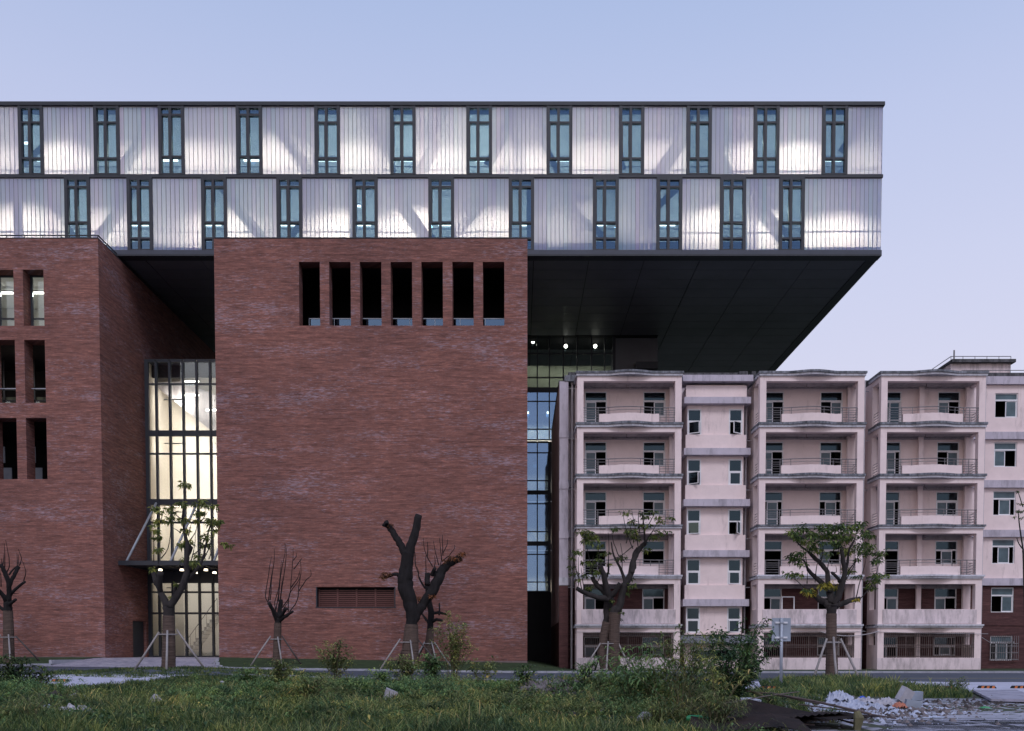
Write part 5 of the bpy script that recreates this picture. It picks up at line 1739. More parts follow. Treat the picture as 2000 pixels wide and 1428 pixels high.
# fuller tree right of the road sign
o7, s7 = (1500, 1000), 4.08
t, b = tree('leafy tree with spreading crown and rope-wrapped trunk before the second balcony stack', 35.0, o7, s7,
    [(508, 1330), (508, 1150), (505, 1000), (505, 810), (508, 735)], [11.5, 9.8, 9, 9, 12],
    [([(490, 750), (450, 720), (400, 690), (350, 650)], [7, 6.5, 5.6, 4.4]), ([(500, 730), (490, 640), (440, 580), (400, 540), (355, 500), (320, 460)], [8, 6.5, 5.4, 4.6, 4, 3.6]), ([(318, 465), (295, 400), (262, 372)], [2.6, 2, 1.4]),
     ([(490, 640), (478, 560), (472, 480), (420, 410), (370, 365), (325, 320)], [6, 5, 4.6, 4.4, 4, 3]), ([(325, 320), (270, 280), (230, 240)], [2, 1.6, 1]), ([(520, 730), (560, 670), (592, 560), (612, 480), (595, 380), (588, 280)], [8, 6.6, 5.6, 4.6, 4.2, 3]), ([(575, 560), (550, 520), (510, 485)], [3.6, 3.2, 2.8]),
     ([(612, 490), (635, 400), (645, 300), (690, 220)], [3, 2.4, 1.8, 1]), ([(545, 745), (600, 728), (660, 705), (735, 690)], [6, 5.2, 4.8, 4]), ([(505, 720), (500, 640), (490, 600)], [6, 5.6, 5])],
    [[(700, 690), (738, 540), (770, 430), (782, 350)], [(735, 690), (800, 620), (850, 540), (880, 420)], [(290, 605), (230, 550), (180, 510)], [(640, 470), (700, 390), (715, 375)], [(620, 540), (680, 440), (735, 320)], [(472, 490), (480, 420), (510, 330)], [(320, 465), (300, 360), (305, 290)], [(375, 560), (390, 420), (440, 340)], [(312, 570), (316, 470)], [(500, 480), (545, 480), (540, 430)], [(588, 290), (570, 200), (560, 140)], [(640, 310), (680, 250), (710, 150)], [(420, 410), (440, 300), (430, 200)]],
    [(180, 155, 8), (205, 175, 8), (260, 130, 11), (290, 150, 11), (232, 200, 9), (262, 225, 9), (305, 235, 10), (330, 260, 8), (390, 180, 11), (360, 210, 9), (420, 120, 9), (480, 118, 12), (520, 130, 12), (560, 115, 11), (610, 110, 10), (700, 120, 11), (740, 95, 11), (680, 130, 8), (760, 165, 12), (800, 180, 10), (750, 200, 8), (640, 210, 10), (610, 230, 9), (510, 200, 12), (560, 190, 12), (480, 190, 10), (420, 240, 9), (340, 285, 10), (375, 300, 9), (400, 300, 7), (262, 330, 9), (220, 335, 9), (190, 355, 9), (210, 385, 9), (250, 370, 9), (275, 415, 6), (160, 490, 7), (190, 500, 7), (215, 500, 5), (265, 500, 6), (330, 640, 12, 'leaf_yellow'), (310, 625, 8), (450, 590, 12, 'leaf_yellow'), (480, 570, 6, 'leaf_yellow'), (538, 605, 9, 'leaf_yellow'), (595, 540, 5, 'leaf_bright'), (640, 470, 10, 'leaf_bright'), (620, 320, 12, 'leaf_bright'), (650, 300, 8), (560, 270, 9), (530, 240, 9), (725, 275, 10), (760, 265, 11), (810, 270, 11), (770, 320, 10), (745, 340, 8), (715, 378, 6), (870, 325, 9), (900, 330, 9), (885, 385, 9), (860, 400, 6), (860, 515, 10), (840, 550, 10), (815, 595, 9), (880, 505, 7), (710, 512, 7), (938, 505, 5), (470, 330, 8), (590, 150, 9), (450, 150, 8), (350, 180, 9), (640, 150, 7), (700, 700, 4, 'leaf_yellow')],
    4, 9, .15, 'bark', 'leaf', 36, jit=1.1)
supports(b, .3, 1.42, 1.15, 'pole frame around the leafy tree right of the road sign', (205, 75, 255, 340), (1,))

# overhanging twig at the right edge
t, b = tree('thin sapling at the right edge with one overhanging leafy shoot', 46.0, (1900, 930), 3.32,
    [(345, 1290), (342, 1000), (330, 560), (325, 480)], [3, 2.4, 2, 1.6],
    [([(330, 500), (300, 300), (298, 220)], [1.6, 1.2, .8]), ([(330, 480), (300, 440), (285, 400)], [1.4, 1, .7])],
    [[(325, 200), (300, 120), (285, 95)]], [(305, 225, 5), (295, 230, 4), (325, 270, 4), (300, 180, 3), (330, 180, 3), (265, 265, 3), (290, 100, 3), (332, 230, 4)], 0, 4, .1, 'bark', 'leaf', 20, 'sapling')

# ------------------------------------------------------------ road sign seen from behind
x, z = W(1526.5, 1230, 29.5)
sb = ground_hit(1527, 1346)
sg = thing('road_sign', (x, 29.5, G(x, 29.5)), 'grey back of a rectangular road sign on a round steel post', 'road sign')
zt_, zb_ = WZ(1207, 29.5), WZ(1252.5, 29.5)
MB().tube([(x, 29.5, G(x, 29.5) - .05), (x, 29.5, zt_ - .0)], .048, 12).build('post', MT['galv'], sg, smooth=True)
xa_, xb_ = WX(1508.5, 1230, 29.5), WX(1545.5, 1230, 29.5)
pl = bx('sign_plate', MT['sign_back'], sg, xa_, xb_, 29.56, 29.575, zb_, zt_)
for q in (.16, .80):
    zz = zb_ + (zt_ - zb_) * q
    for a, c in ((x - .20, x - .052), (x + .052, x + .20)):
        bx('bracket', MT['paint_white'], pl, a, c, 29.52, 29.558, zz - .028, zz + .028)
    bx('clamp', MT['galv'], pl, x - .051, x + .051, 29.44, 29.50, zz - .02, zz + .02)

# ------------------------------------------------------------ rubber wheel stops
def wheel_stop(px, py, label, rot=0.0):
    p = ground_hit(px, py)
    t = thing('wheel_stop', tuple(p), label, 'wheel stop', 'black and orange wheel stops')
    m = MB()
    L = .31
    m.prism_xz([(p.x - L, p.z - .01), (p.x + L, p.z - .01), (p.x + L - .09, p.z + .11), (p.x - L + .09, p.z + .11)], p.y - .08, p.y + .08)
    m.build('body', MT['rubber'], t)
    for q in (-.17, 0, .17):
        o = MB()
        o.prism_xz([(p.x + q - .055, p.z + .015), (p.x + q + .03, p.z + .015), (p.x + q + .06, p.z + .1), (p.x + q - .025, p.z + .1)], p.y - .088, p.y - .0805)
        o.build('reflector', MT['orange'], t)
    return t
wheel_stop(118, 1333, 'rubber wheel stop with orange marks on the parking strip before the brick wing')
wheel_stop(22, 1333, 'rubber wheel stop half hidden by the dark weeds at the left edge')
wheel_stop(1500, 1347, 'rubber wheel stop with orange marks just left of the sign post')
wheel_stop(1578, 1347, 'rubber wheel stop in the weeds right of the sign post')
wheel_stop(1846, 1347, 'rubber wheel stop behind the grass right of the leafy tree')
wheel_stop(1927, 1346, 'rubber wheel stop in the open at the right, before the dark tiled wall')
wheel_stop(1992, 1346, 'rubber wheel stop cut by the right edge of the photo')
p = ground_hit(53, 1328)
tag_ = bx('manhole_cover', MT['pole'], None, p.x - .22, p.x + .22, p.y - .5, p.y + .5, p.z + .026, p.z + .045)
_props(tag_, 'square metal manhole cover in the pale parking strip at the left', 'manhole cover')

# ------------------------------------------------------------ foreground: slab, rubble, rubbish
sheet('concrete_slab', MT['slab'], frange(2.6, 40, .4), lambda x: max(8.0, 10.0), lambda x: 23.5, 30, 0.0, 'cracked grey concrete ground at the lower right')
mp_ = [ground_hit(px, py) for px, py in ((1898, 1353), (1985, 1353), (2040, 1375), (1935, 1372))]
m = MB()
k = len(m.v)
m.prism_xy([(p.x, p.y) for p in mp_][::-1] if False else [(mp_[3].x, mp_[3].y), (mp_[2].x, mp_[2].y), (mp_[1].x, mp_[1].y), (mp_[0].x, mp_[0].y)], .03, .09)
_props(m.build('steel_road_plate', MT['plate']), 'flat pale slab lying on the ground below the last wheel stops', 'slab')

def lump(center, size, mat, name, flat=.6, sub=2, seed=0, sharp=False):
    import bmesh
    rnd = random.Random(seed)
    bm = bmesh.new()
    bmesh.ops.create_icosphere(bm, subdivisions=sub, radius=1)
    ph = [rnd.uniform(0, 6.28) for _ in range(6)]
    for v in bm.verts:
        n = v.co.normalized()
        r = 1 + .22 * math.sin(n.x * 3.1 + ph[0]) * math.cos(n.y * 2.7 + ph[1]) + .14 * math.sin(n.z * 5 + n.x * 4 + ph[2]) + rnd.uniform(-.10, .10)
        v.co = Vector((n.x * r * size[0], n.y * r * size[1], n.z * r * size[2]))
        if sharp:
            for a in range(3):
                s_ = size[a] * .78
                v.co[a] = max(-s_, min(s_, v.co[a]))
    me = bpy.data.meshes.new(name)
    bm.to_mesh(me); bm.free()
    me.materials.append(mat)
    o = link(name, me, None, center, (rnd.uniform(-.4, .4), rnd.uniform(-.4, .4), rnd.uniform(0, 6.28)))
    return o

def on_ground(px, py, lift=0): 
    p = ground_hit(px, py)
    return (p.x, p.y, p.z + lift)

RUB = [(1060, 1345), (1080, 1338), (1105, 1340), (1135, 1345), (1000, 1362), (975, 1360), (1230, 1395), (1250, 1405), (1222, 1378), (1275, 1376), (1190, 1398), (700, 1352), (850, 1330)]
# crumpled plastic sheets and torn sacks in the rubbish heap
def crumple(c, w, d, h, mat, name, label, cat, group=None, seed=0, n=16, rot=0.0):
    n = max(n, 14)
    rnd = random.Random(seed)
    ph = [rnd.uniform(0, 6.28) for _ in range(8)]
    m = MB()
    idx = {}
    ca, sa = math.cos(rot), math.sin(rot)
    for i in range(n + 1):
        for j in range(n + 1):
            u, v = i / n * 2 - 1, j / n * 2 - 1
            edge = 1 - max(abs(u), abs(v)) ** 2
            z = h * (.55 * edge + .35 * abs(math.sin(u * 4 + ph[0] + v * 2)) * edge + .25 * abs(math.sin(v * 6 + ph[1] - u * 3)) + rnd.uniform(-.24, .24))
            x = u * w / 2 * (1 + .18 * math.sin(v * 3 + ph[2])) + rnd.uniform(-.03, .03) * w
            y = v * d / 2 * (1 + .18 * math.sin(u * 3 + ph[3])) + rnd.uniform(-.03, .03) * d
            idx[i, j] = len(m.v)
            m.v.append((c[0] + x * ca - y * sa, c[1] + x * sa + y * ca, c[2] + max(0.0, z)))
    for i in range(n):
        for j in range(n):
            m.f.append((idx[i, j], idx[i+1, j], idx[i+1, j+1], idx[i, j+1]))
    o = m.build(name, mat, loc=c)
    return _props(o, label, cat, group)
gP = 'torn plastic and sacks in the rubbish heap'
CR = [(1640, 1372, 1.0, .7, .42, 'plastic', 'peaked white plastic sheet at the left of the rubbish heap'), (1668, 1386, .9, .6, .22, 'plastic', 'flattened white plastic sheet below the peaked one'), (1618, 1390, .6, .5, .2, 'plastic', 'crumpled white bag at the left end of the heap'),
      (1608, 1408, .5, .4, .12, 'plastic', 'white bag scrap lowest at the left of the heap'), (1690, 1373, .7, .5, .18, 'sack', 'grey sheet between the peaked plastic and the sack'), (1730, 1379, .9, .6, .26, 'sack', 'full grey sack lying in the middle of the heap'),
      (1700, 1400, .5, .4, .14, 'plastic', 'white torn bag at the front of the heap'), (1752, 1392, .45, .35, .12, 'plastic', 'white paper scraps right of the clay shard'), (1655, 1404, .6, .4, .14, 'plastic', 'folded white sheet at the foot of the heap'),
      (1836, 1386, .75, .45, .08, 'plastic', 'flat pale foam sheet on the ground right of the blocks'), (1822, 1402, .7, .3, .05, 'plastic', 'white plastic scrap alone on the grey concrete'), (1562, 1403, .45, .3, .1, 'plastic', 'white rag in the weeds beside the rusty sheets'), (1712, 1386, .5, .4, .2, 'plastic', 'white crumpled bag against the grey sack')]
for i, (px, py, w_, d_, h_, mt_, lb) in enumerate(CR):
    crumple(on_ground(px, py), w_ * .6, d_ * .7, h_ * .55, MT[mt_], 'plastic_sheet' if mt_ == 'plastic' else 'sack', lb, 'plastic sheet' if mt_ == 'plastic' else 'sack', gP, 40 + i, 12, rq(0, 1))
crumple(on_ground(140, 1398), .62, .4, .16, MT['sack'], 'sack', 'grey crumpled sack in the grass at the lower left', 'sack', None, 71)
crumple(on_ground(92, 1392), .25, .3, .12, MT['plastic'], 'plastic_sheet', 'small white plastic bag left of the crumpled grey sack', 'plastic bag', None, 72)
crumple(on_ground(172, 1400), .32, .3, .12, MT['plastic'], 'plastic_sheet', 'white plastic bag right of the crumpled grey sack', 'plastic bag', None, 73)
crumple(on_ground(150, 1362), .34, .3, .07, MT['sack'], 'cloth_scrap', 'thin grey cloth scrap above the crumpled sack at lower left', 'rag', None, 74)
crumple(on_ground(1684, 1372, .06), .13, .12, .06, MT['blue_plastic'], 'plastic_bag', 'small blue bag in the rubbish heap', 'plastic bag', None, 75, 8)
crumple(on_ground(1642, 1368, .10), .13, .13, .06, MT['green_plastic'], 'plastic_bag', 'green plastic scrap on the peaked white sheet', 'plastic scrap', None, 76, 8)
crumple(on_ground(1757, 1385, .02), .26, .2, .1, MT['red_clay'], 'clay_shard', 'reddish clay shard at the front of the rubbish heap', 'shard', None, 77, 8)
crumple(on_ground(1926, 1386, .02), .2, .1, .04, MT['green_plastic'], 'bottle_scrap', 'flattened light green bottle on the rubble at the right', 'bottle', None, 78, 8)
# green bottle lying at the bottom edge
bp_ = Vector(on_ground(1362, 1424, .14))
m = MB().tube([bp_ + Vector((-.16, 0, 0)), bp_ + Vector((-.12, 0, 0)), bp_ + Vector((.04, .02, 0)), bp_ + Vector((.10, .02, 0)), bp_ + Vector((.16, .03, 0))], [.03, .05, .05, .022, .02], 12)
_props(m.build('plastic_bottle', MT['green_plastic'], smooth=True), 'green plastic bottle lying at the bottom edge beside the rusty sheets', 'bottle')

gC = 'pale concrete blocks beside the rubbish'
def block(px, py, sx, sy, sz, rot, mat, label, lift=0, name='concrete_block', group=None):
    c = on_ground(px, py, lift + sz / 2)
    m = MB().box(-sx/2, sx/2, -sy/2, sy/2, -sz/2, sz/2)
    # knock the corners about so no edge is straight
    m.v = [(x * rq(.86, 1.08), y * rq(.86, 1.08), z * rq(.86, 1.1)) for x, y, z in m.v]
    me = bpy.data.meshes.new(name); me.from_pydata(m.v, [], m.f); me.materials.append(mat)
    return _props(link(name, me, None, c, rot), label, 'concrete block', group)
block(1766, 1378, .24, .2, .30, (.2, .5, .3), MT['concrete'], 'tilted pale concrete block leftmost of the three by the rubbish', .05, group=gC)
block(1787, 1372, .28, .2, .20, (.1, -.05, .1), MT['sign_back'], 'upright grey concrete block standing behind the other two', .06, group=gC)
block(1782, 1384, .30, .2, .17, (.0, .2, -.2), MT['sign_back'], 'lower dark grey concrete block in front of the upright one', .0, group=gC)
block(762, 1372, .26, .16, .27, (.1, .35, .3), MT['concrete'], 'pale broken brick-shaped block standing in the middle of the grass', .0)
block(306, 1382, .26, .12, .2, (.1, .75, .2), MT['sack'], 'pointed grey stone slab sticking up from the grass at the left', .0)
_props(lump(on_ground(1258, 1412, .06), (.17, .12, .13), MT['concrete'], 'boulder', seed=5, sharp=True), 'big grey boulder near the bottom left of the tall weeds', 'boulder')
_props(lump(on_ground(432, 1340, .05), (.19, .12, .12), MT['concrete'], 'boulder', seed=8, sharp=True), 'rubble lump in the grass near the kerb, below the lit entrance', 'boulder')

# scattered stones, far too many to count
def stones(name, label, spots, mats='rubble'):
    m = MB()
    for (px, py, sx, sy, n, smin, smax) in spots:
        for _ in range(n):
            p = Vector(on_ground(px + random.gauss(0, sx), py + random.gauss(0, sy)))
            s_ = rq(smin, smax) * (rq(0, 1) ** 1.5 + .3)
            k = len(m.v)
            a = rq(0, 6.28)
            for dx, dy, dz in ((1, 0, 0), (.2, .9, .05), (-.9, .1, 0), (-.1, -1, 0), (.2, .1, .75), (-.35, -.2, .6)):
                x = dx * math.cos(a) - dy * math.sin(a); y = dx * math.sin(a) + dy * math.cos(a)
                m.v.append((p.x + x * s_ * rq(.7, 1.2), p.y + y * s_ * rq(.7, 1.2), p.z + dz * s_ * rq(.7, 1.2)))
            m.f += [(k, k+1, k+4), (k+1, k+2, k+5, k+4), (k+2, k+3, k+5), (k+3, k, k+4, k+5)]
    return _props(m.build(name, MT[mats]), label, None, None, 'stuff')
stones('rubble', 'scattered broken stones and dirt clods', [(1100, 1342, 55, 7, 420, .03, .14), (985, 1362, 32, 6, 160, .03, .10), (1240, 1385, 40, 14, 160, .04, .16), (1720, 1392, 85, 10, 480, .02, .10), (1890, 1384, 45, 6, 150, .02, .07), (1640, 1350, 40, 8, 80, .02, .07), (130, 1396, 60, 8, 60, .02, .08), (1300, 1425, 80, 6, 60, .03, .1), (250, 1365, 60, 8, 60, .02, .06), (700, 1356, 60, 8, 70, .02, .09)])
stones('litter', 'tiny pale scraps of litter strewn over the rubble', [(1690, 1388, 62, 10, 620, .02, .085), (1660, 1384, 30, 8, 120, .05, .14), (1600, 1378, 40, 14, 60, .01, .04), (1880, 1388, 60, 8, 50, .01, .04), (1100, 1345, 60, 8, 30, .01, .03), (700, 1355, 60, 9, 16, .02, .05), (1790, 1410, 80, 8, 50, .01, .03), (1500, 1345, 40, 4, 14, .02, .05), (130, 1398, 55, 8, 14, .015, .05)], 'plastic')
stones('dark_clods', 'dark earth clods under the weeds', [(120, 1368, 70, 8, 300, .04, .14), (1160, 1358, 60, 10, 260, .04, .16), (1250, 1380, 50, 14, 200, .04, .16), (1900, 1372, 60, 5, 160, .03, .1), (1720, 1390, 90, 9, 260, .02, .08)], 'dirt')

# heap of rusty sheets at the lower right of centre
RS = [((1408, 1386), (1700, 1432), 30), ((1420, 1398), (1690, 1440), 26), ((1430, 1412), (1640, 1450), 22), ((1480, 1376), (1760, 1425), 12)]
def rusty(pa, pb, wid, lift, label, i):
    a = Vector(on_ground(pa[0], pa[1], lift)); b_ = Vector(on_ground(pb[0], min(pb[1], 1428), .10 + lift * .3))
    d = (b_ - a); d.z *= .6
    n = Vector((d.y, -d.x, 0)).normalized()
    if n.y > 0: n = -n
    m = MB()
    N_ = 22
    for q in range(N_ + 1):
        u = q / N_
        h = .014 * (1 if q % 2 else -1)
        for t in range(5):
            p = a + d * (t / 4) + n * (wid * u) + Vector((0, 0, h - .28 * u * lift))
            p.z += .05 * math.sin(t * 1.7 + i) + .03
            m.v.append(tuple(p))
    for q in range(N_):
        for t in range(4):
            k = q * 5 + t
            m.f.append((k, k + 1, k + 6, k + 5))
    return _props(m.build('rusty_sheet', MT['rust']), label, 'metal sheet', 'rusty corrugated sheets in a heap')
rusty((1425, 1394), (1660, 1423), 1.6, .22, 'topmost rusty corrugated sheet leaning at the back of the heap', 0)
rusty((1390, 1404), (1620, 1427), 1.8, .18, 'rusty corrugated sheet in the middle of the heap', 1)
rusty((1480, 1398), (1720, 1426), 1.4, .14, 'rusty sheet reaching farthest right toward the rubbish', 2)
rusty((1350, 1418), (1560, 1428), 1.6, .12, 'lowest rusty sheet at the bottom edge of the photo', 3)
gB = 'rods and boards on the rusty heap'
for i, (pa, pb, r, mt_, lb) in enumerate([((1446, 1397), (1486, 1393), .03, 'plastic', 'white plastic pipe lying across the rusty sheets'), ((1450, 1374), (1506, 1392), .03, 'stem', 'weathered wooden lath at the top of the rusty heap'), ((1502, 1384), (1700, 1422), .022, 'rust_bar', 'long rusty rod along the back of the heap'),
                                          ((1400, 1420), (1560, 1372), .010, 'rust_bar', 'thin bent wire crossing the rusty heap'), ((1410, 1377), (1450, 1379), .022, 'plastic', 'short pale tube at the weeds end of the rusty heap')]):
    a = Vector(on_ground(*pa, .30)); b_ = Vector(on_ground(*pb, .22))
    _props(MB().tube([a, a.lerp(b_, .5) + Vector((0, 0, .02)), b_], r, 7).build('rod', MT[mt_]), lb, 'rod', gB)
LBR = ['thin rusty rod sticking out highest over the sheet heap', 'thin rusty rod lying lowest on the sheet heap', 'bent rusty rod across the middle of the sheet heap', 'short rusty rod nearest the tall weeds', 'rusty rod pointing farthest toward the rubbish', 'rusty rod close to the wooden post']
RDS = [((1410, 1376), (1600, 1396), .5), ((1400, 1416), (1590, 1427), .2), ((1430, 1396), (1610, 1412), .34), ((1395, 1398), (1470, 1388), .34), ((1560, 1392), (1750, 1416), .26), ((1540, 1402), (1668, 1424), .22)]
for (pa, pb, lf_), lb in zip(RDS, LBR):
    a = Vector(on_ground(*pa, lf_ * .6)); b_ = Vector(on_ground(*pb, lf_ * .4))
    _props(MB().tube([a, a.lerp(b_, .5) + Vector((0, 0, rq(-.02, .06))), b_], rq(.009, .018), 5).build('rod', MT['rust_bar']), lb, 'rod', gB)
p = Vector(on_ground(1673, 1428, 0))
_props(MB().tube([p, p + Vector((.03, 0, .2)), p + Vector((.0, .02, .3))], [.06, .07, .045], 8, lump=.2).build('wooden_stump', MT['stem']), 'short splintered wooden post at the bottom edge by the concrete', 'post')

# ------------------------------------------------------------ grass, built as real blades
def blades(name, label, n, region, hmin, hmax, wid, mat, lean=.6, keep=None, spread_=0.4):
    """region(u) -> x, y arrays"""
    per = 22
    cx_, cy_ = region(n // per + 1)
    th_ = rng.normal(1.0, .32, len(cx_)).clip(.35, 2.0)
    gx, gy = rng.normal(0, 1, (2, len(cx_) * per))
    rad_ = np.repeat(.05 + .05 * rng.random(len(cx_)), per) * (1.0 + spread_)
    x, y = np.repeat(cx_, per) + gx * rad_, np.repeat(cy_, per) + gy * rad_
    th_ = np.repeat(th_, per)
    oa = np.arctan2(gy, gx)
    if keep is not None:
        k = keep(x, y)
        x, y, th_, oa = x[k], y[k], th_[k], oa[k]
    n = len(x)
    z = np.array([G(a, b) for a, b in zip(x, y)])
    # taller and shorter patches
    pt = .55 + .45 * np.sin(x * 1.7 + 2 * np.sin(y * 1.1)) * np.sin(y * 2.1 + x * .6) + rng.normal(0, .12, n)
    pt = np.clip(pt, .12, 1.25)
    h = (hmin + (hmax - hmin) * rng.random(n) ** 1.3) * (.5 + .6 * pt) * th_
    an = oa + rng.normal(0, .8, n)
    ln = h * lean * (.3 + rng.random(n))
    dx, dy = np.cos(an) * ln, np.sin(an) * ln
    wa = rng.random(n) * np.pi
    w = wid * (.6 + .8 * rng.random(n)) * (y / 20.0)
    wx, wy = np.cos(wa) * w, np.sin(wa) * w * .4
    wx = np.where(np.abs(wx) < w * .35, w * .5, wx)
    V = np.zeros((n, 7, 3))
    V[:, 0] = np.stack([x - wx, y - wy, z - .02], 1)
    V[:, 1] = np.stack([x + wx, y + wy, z - .02], 1)
    V[:, 2] = np.stack([x + wx * .9 + dx * .25, y + wy * .9 + dy * .25, z + h * .5], 1)
    V[:, 3] = np.stack([x - wx * .9 + dx * .25, y - wy * .9 + dy * .25, z + h * .5], 1)
    V[:, 4] = np.stack([x + wx * .55 + dx * .65, y + wy * .55 + dy * .65, z + h * .85], 1)
    V[:, 5] = np.stack([x - wx * .55 + dx * .65, y - wy * .55 + dy * .65, z + h * .85], 1)
    V[:, 6] = np.stack([x + dx * 1.15, y + dy * 1.15, z + h * (.98 - .35 * rng.random(n) * lean)], 1)
    b = np.arange(n)[:, None] * 7
    q = np.concatenate([b + np.array([[0, 1, 2, 3]]), b + np.array([[3, 2, 4, 5]])])
    t = b + np.array([[5, 4, 6]])
    me = np_mesh(name, V.reshape(-1, 3), q, t, mat)
    return _props(link(name, me), label, None, None, 'stuff')

def fieldreg(y0, y1, pw=1.0):
    def f(n):
        u = rng.random(n) ** pw
        y = y0 + (y1 - y0) * u
        x = (rng.random(n) * 2 - 1) * (y * .62)
        return x, y
    return f
bare = [(-8.8, 18.6, 1.6, .7), (1.0, 24.0, 1.7, .55), (-0.3, 21.4, .7, .4), (2.6, 19.2, .7, 1.0), (-10.5, 20.2, 3.0, .8), (-3.4, 21.2, .8, .4)]
def keepfield(x, y):
    k = x < .345 * y - .4 + .5 * np.sin(y * 1.3) + .25 * np.sin(y * 3.7)
    for bx_, by_, rx, ry in bare:
        k &= (((x - bx_) / rx) ** 2 + ((y - by_) / ry) ** 2 > 1 - .5 * rng.random(len(x))) | (rng.random(len(x)) < .12)
    k &= ~((x < -11.2 - .0 * y) & (y > 24.2 + .5 * np.sin(x * 2)))
    k &= ~((x > 2.9) & (y < 16.6) & (x < 6.5) & (y > 12))
    return k
blades('grass', 'rough dark green grass covering the waste ground', 190000, fieldreg(10.2, 26.5, 1.25),   .07, .20, .0085, MT['grass'], .9, keepfield)
blades('tall_grass', 'taller pale blades standing out of the rough grass', 42000, fieldreg(10.5, 26.0, 1.15),   .12, .30, .0095, MT['weed'], .95, lambda x, y: keepfield(x, y) & (np.sin(x * 1.2 + y) + np.sin(y * 1.7 - x * .5) + rng.normal(0, .7, len(x)) > .25))
def strip(x0, x1, y0, y1):
    def f(n): return x0 + (x1 - x0) * rng.random(n), y0 + (y1 - y0) * rng.random(n)
    return f
blades('verge_grass', 'short grass on the planted strip beside the road', 60000, strip(-12.7, 6.8, 26, 34.6), .06, .17, .006, MT['grass'], .7)
blades('mound_grass', 'short grass on the mound around the entrance tree', 34000, strip(-19.5, -8, 33.2, 42.5), .05, .13, .0055, MT['grass'], .7, lambda x, y: ((x + 13.4) / 5.6) ** 2 + ((y - 37.4) / 4.4) ** 2 < 1)
blades('island_grass', 'bright tufted grass around the leafy tree', 9000, strip(7.5, 15.5, 24.2, 35.2), .10, .34, .0075, MT['weed'], .7, lambda x, y: (((x - 10.9) / 2.1) ** 2 + ((y - 30.0) / 5.2) ** 2 < 1) & (y > 24.3))
blades('island_turf', 'low dark grass around the leafy tree', 46000, strip(6.5, 17, 23.6, 35.2), .08, .28, .0075, MT['grass'], .7, lambda x, y: (((x - 10.6) / 2.5) ** 2 + ((y - 29.0) / 5.8) ** 2 < 1))
blades('lawn_grass', 'mown grass along the foot of the brick walls', 36000, strip(-38, 2.6, 49.5, 54), .03, .09, .004, MT['grass'], .7, lambda x, y: (x < XWL - .3) & (y > 49.5 + 4.9 * np.clip((x + 26.6) / (XWL + 26.4), 0, 1) ** 1.6) | (x > XWR + 2.0) | (x > XWR + .4) & (y > 51.2))
blades('corner_weeds', 'dark weeds on the left edge of the parking strip', 5000, strip(-17.5, -13.2, 21.5, 25.2), .15, .5, .008, MT['grass'], .8)

# low broad-leaved weeds mixed into the grass
def ground_weeds(name, label, n, mat, size, rr, y0, y1):
    lf = MB()
    xs_, ys_ = fieldreg(y0, y1, 1.1)(n)
    kk = keepfield(xs_, ys_) & (np.sin(xs_ * .9 + 1.0) * np.sin(ys_ * 1.3 + xs_ * .4) + rng.normal(0, .45, n) > .1)
    for a, b_ in zip(xs_[kk], ys_[kk]):
        h = rq(.04, .20)
        leaves_mb(int(rq(10, 24)), (a, b_, G(a, b_) + h), rr * rq(.6, 1.4), size * rq(.7, 1.4), .6, .6, lf)
    _props(lf.build(name, MT[mat]), label, None, None, 'stuff')
ground_weeds('low_weeds', 'low broad-leaved weeds mixed into the grass', 700, 'reed', .075, .13, 11.5, 26)
ground_weeds('pale_weeds', 'pale yellowish low weeds mixed into the grass', 420, 'weed', .065, .11, 11.5, 26)
ground_weeds('dark_weeds', 'dark low weeds mixed into the grass', 500, 'shrub', .07, .15, 11.5, 26)

def rough_weeds(name, label, spots, mat, llen, lw):
    lf = MB()
    for (px, py, sx, sy, n, hh) in spots:
        for _ in range(n):
            p = ground_hit(px + random.gauss(0, sx), py + random.gauss(0, sy))
            h = hh * rq(.5, 1.25)
            for q in range(7):
                a = rq(0, 6.28)
                t_ = p + Vector((math.cos(a) * h * rq(.1, .5), math.sin(a) * h * .3, h * rq(.6, 1.1)))
                for w_ in range(5):
                    b_ = p.lerp(t_, rq(.25, 1))
                    an = rq(0, 6.28)
                    o = Vector((math.cos(an), math.sin(an) * .8, rq(.0, .9))).normalized()
                    L = llen * rq(.5, 1.2)
                    sd = o.cross(Vector((0, 0, 1))).normalized() * lw * (p.y / 20)
                    k = len(lf.v)
                    m1, e_ = b_ + o * L * .5, b_ + o * L - Vector((0, 0, L * .4))
                    lf.v += [tuple(b_), tuple(m1 - sd), tuple(m1 + sd), tuple(e_)]
                    lf.f += [(k, k+1, k+2), (k+1, k+3, k+2)]
    _props(lf.build(name, MT[mat]), label, None, None, 'stuff')
rough_weeds('rough_weeds', 'rough leafy weed patches along the far side of the waste ground', [(560, 1352, 60, 9, 150, .34), (700, 1350, 50, 8, 110, .28), (830, 1352, 50, 9, 150, .38), (940, 1350, 45, 8, 90, .28), (1180, 1352, 40, 9, 90, .34), (1260, 1378, 50, 14, 190, .4), (430, 1366, 60, 14, 90, .24), (60, 1356, 40, 6, 70, .35)], 'reed', .17, .014)
rough_weeds('yellow_weeds', 'yellowish rough weed patches on the waste ground', [(1290, 1372, 60, 14, 160, .42), (870, 1348, 50, 6, 60, .5), (640, 1348, 40, 6, 50, .42), (600, 1362, 90, 14, 150, .24), (900, 1372, 110, 18, 200, .24), (1330, 1396, 60, 12, 120, .34), (330, 1385, 140, 18, 120, .18), (750, 1400, 200, 16, 140, .18), (1160, 1392, 70, 14, 80, .22)], 'weed', .15, .011)

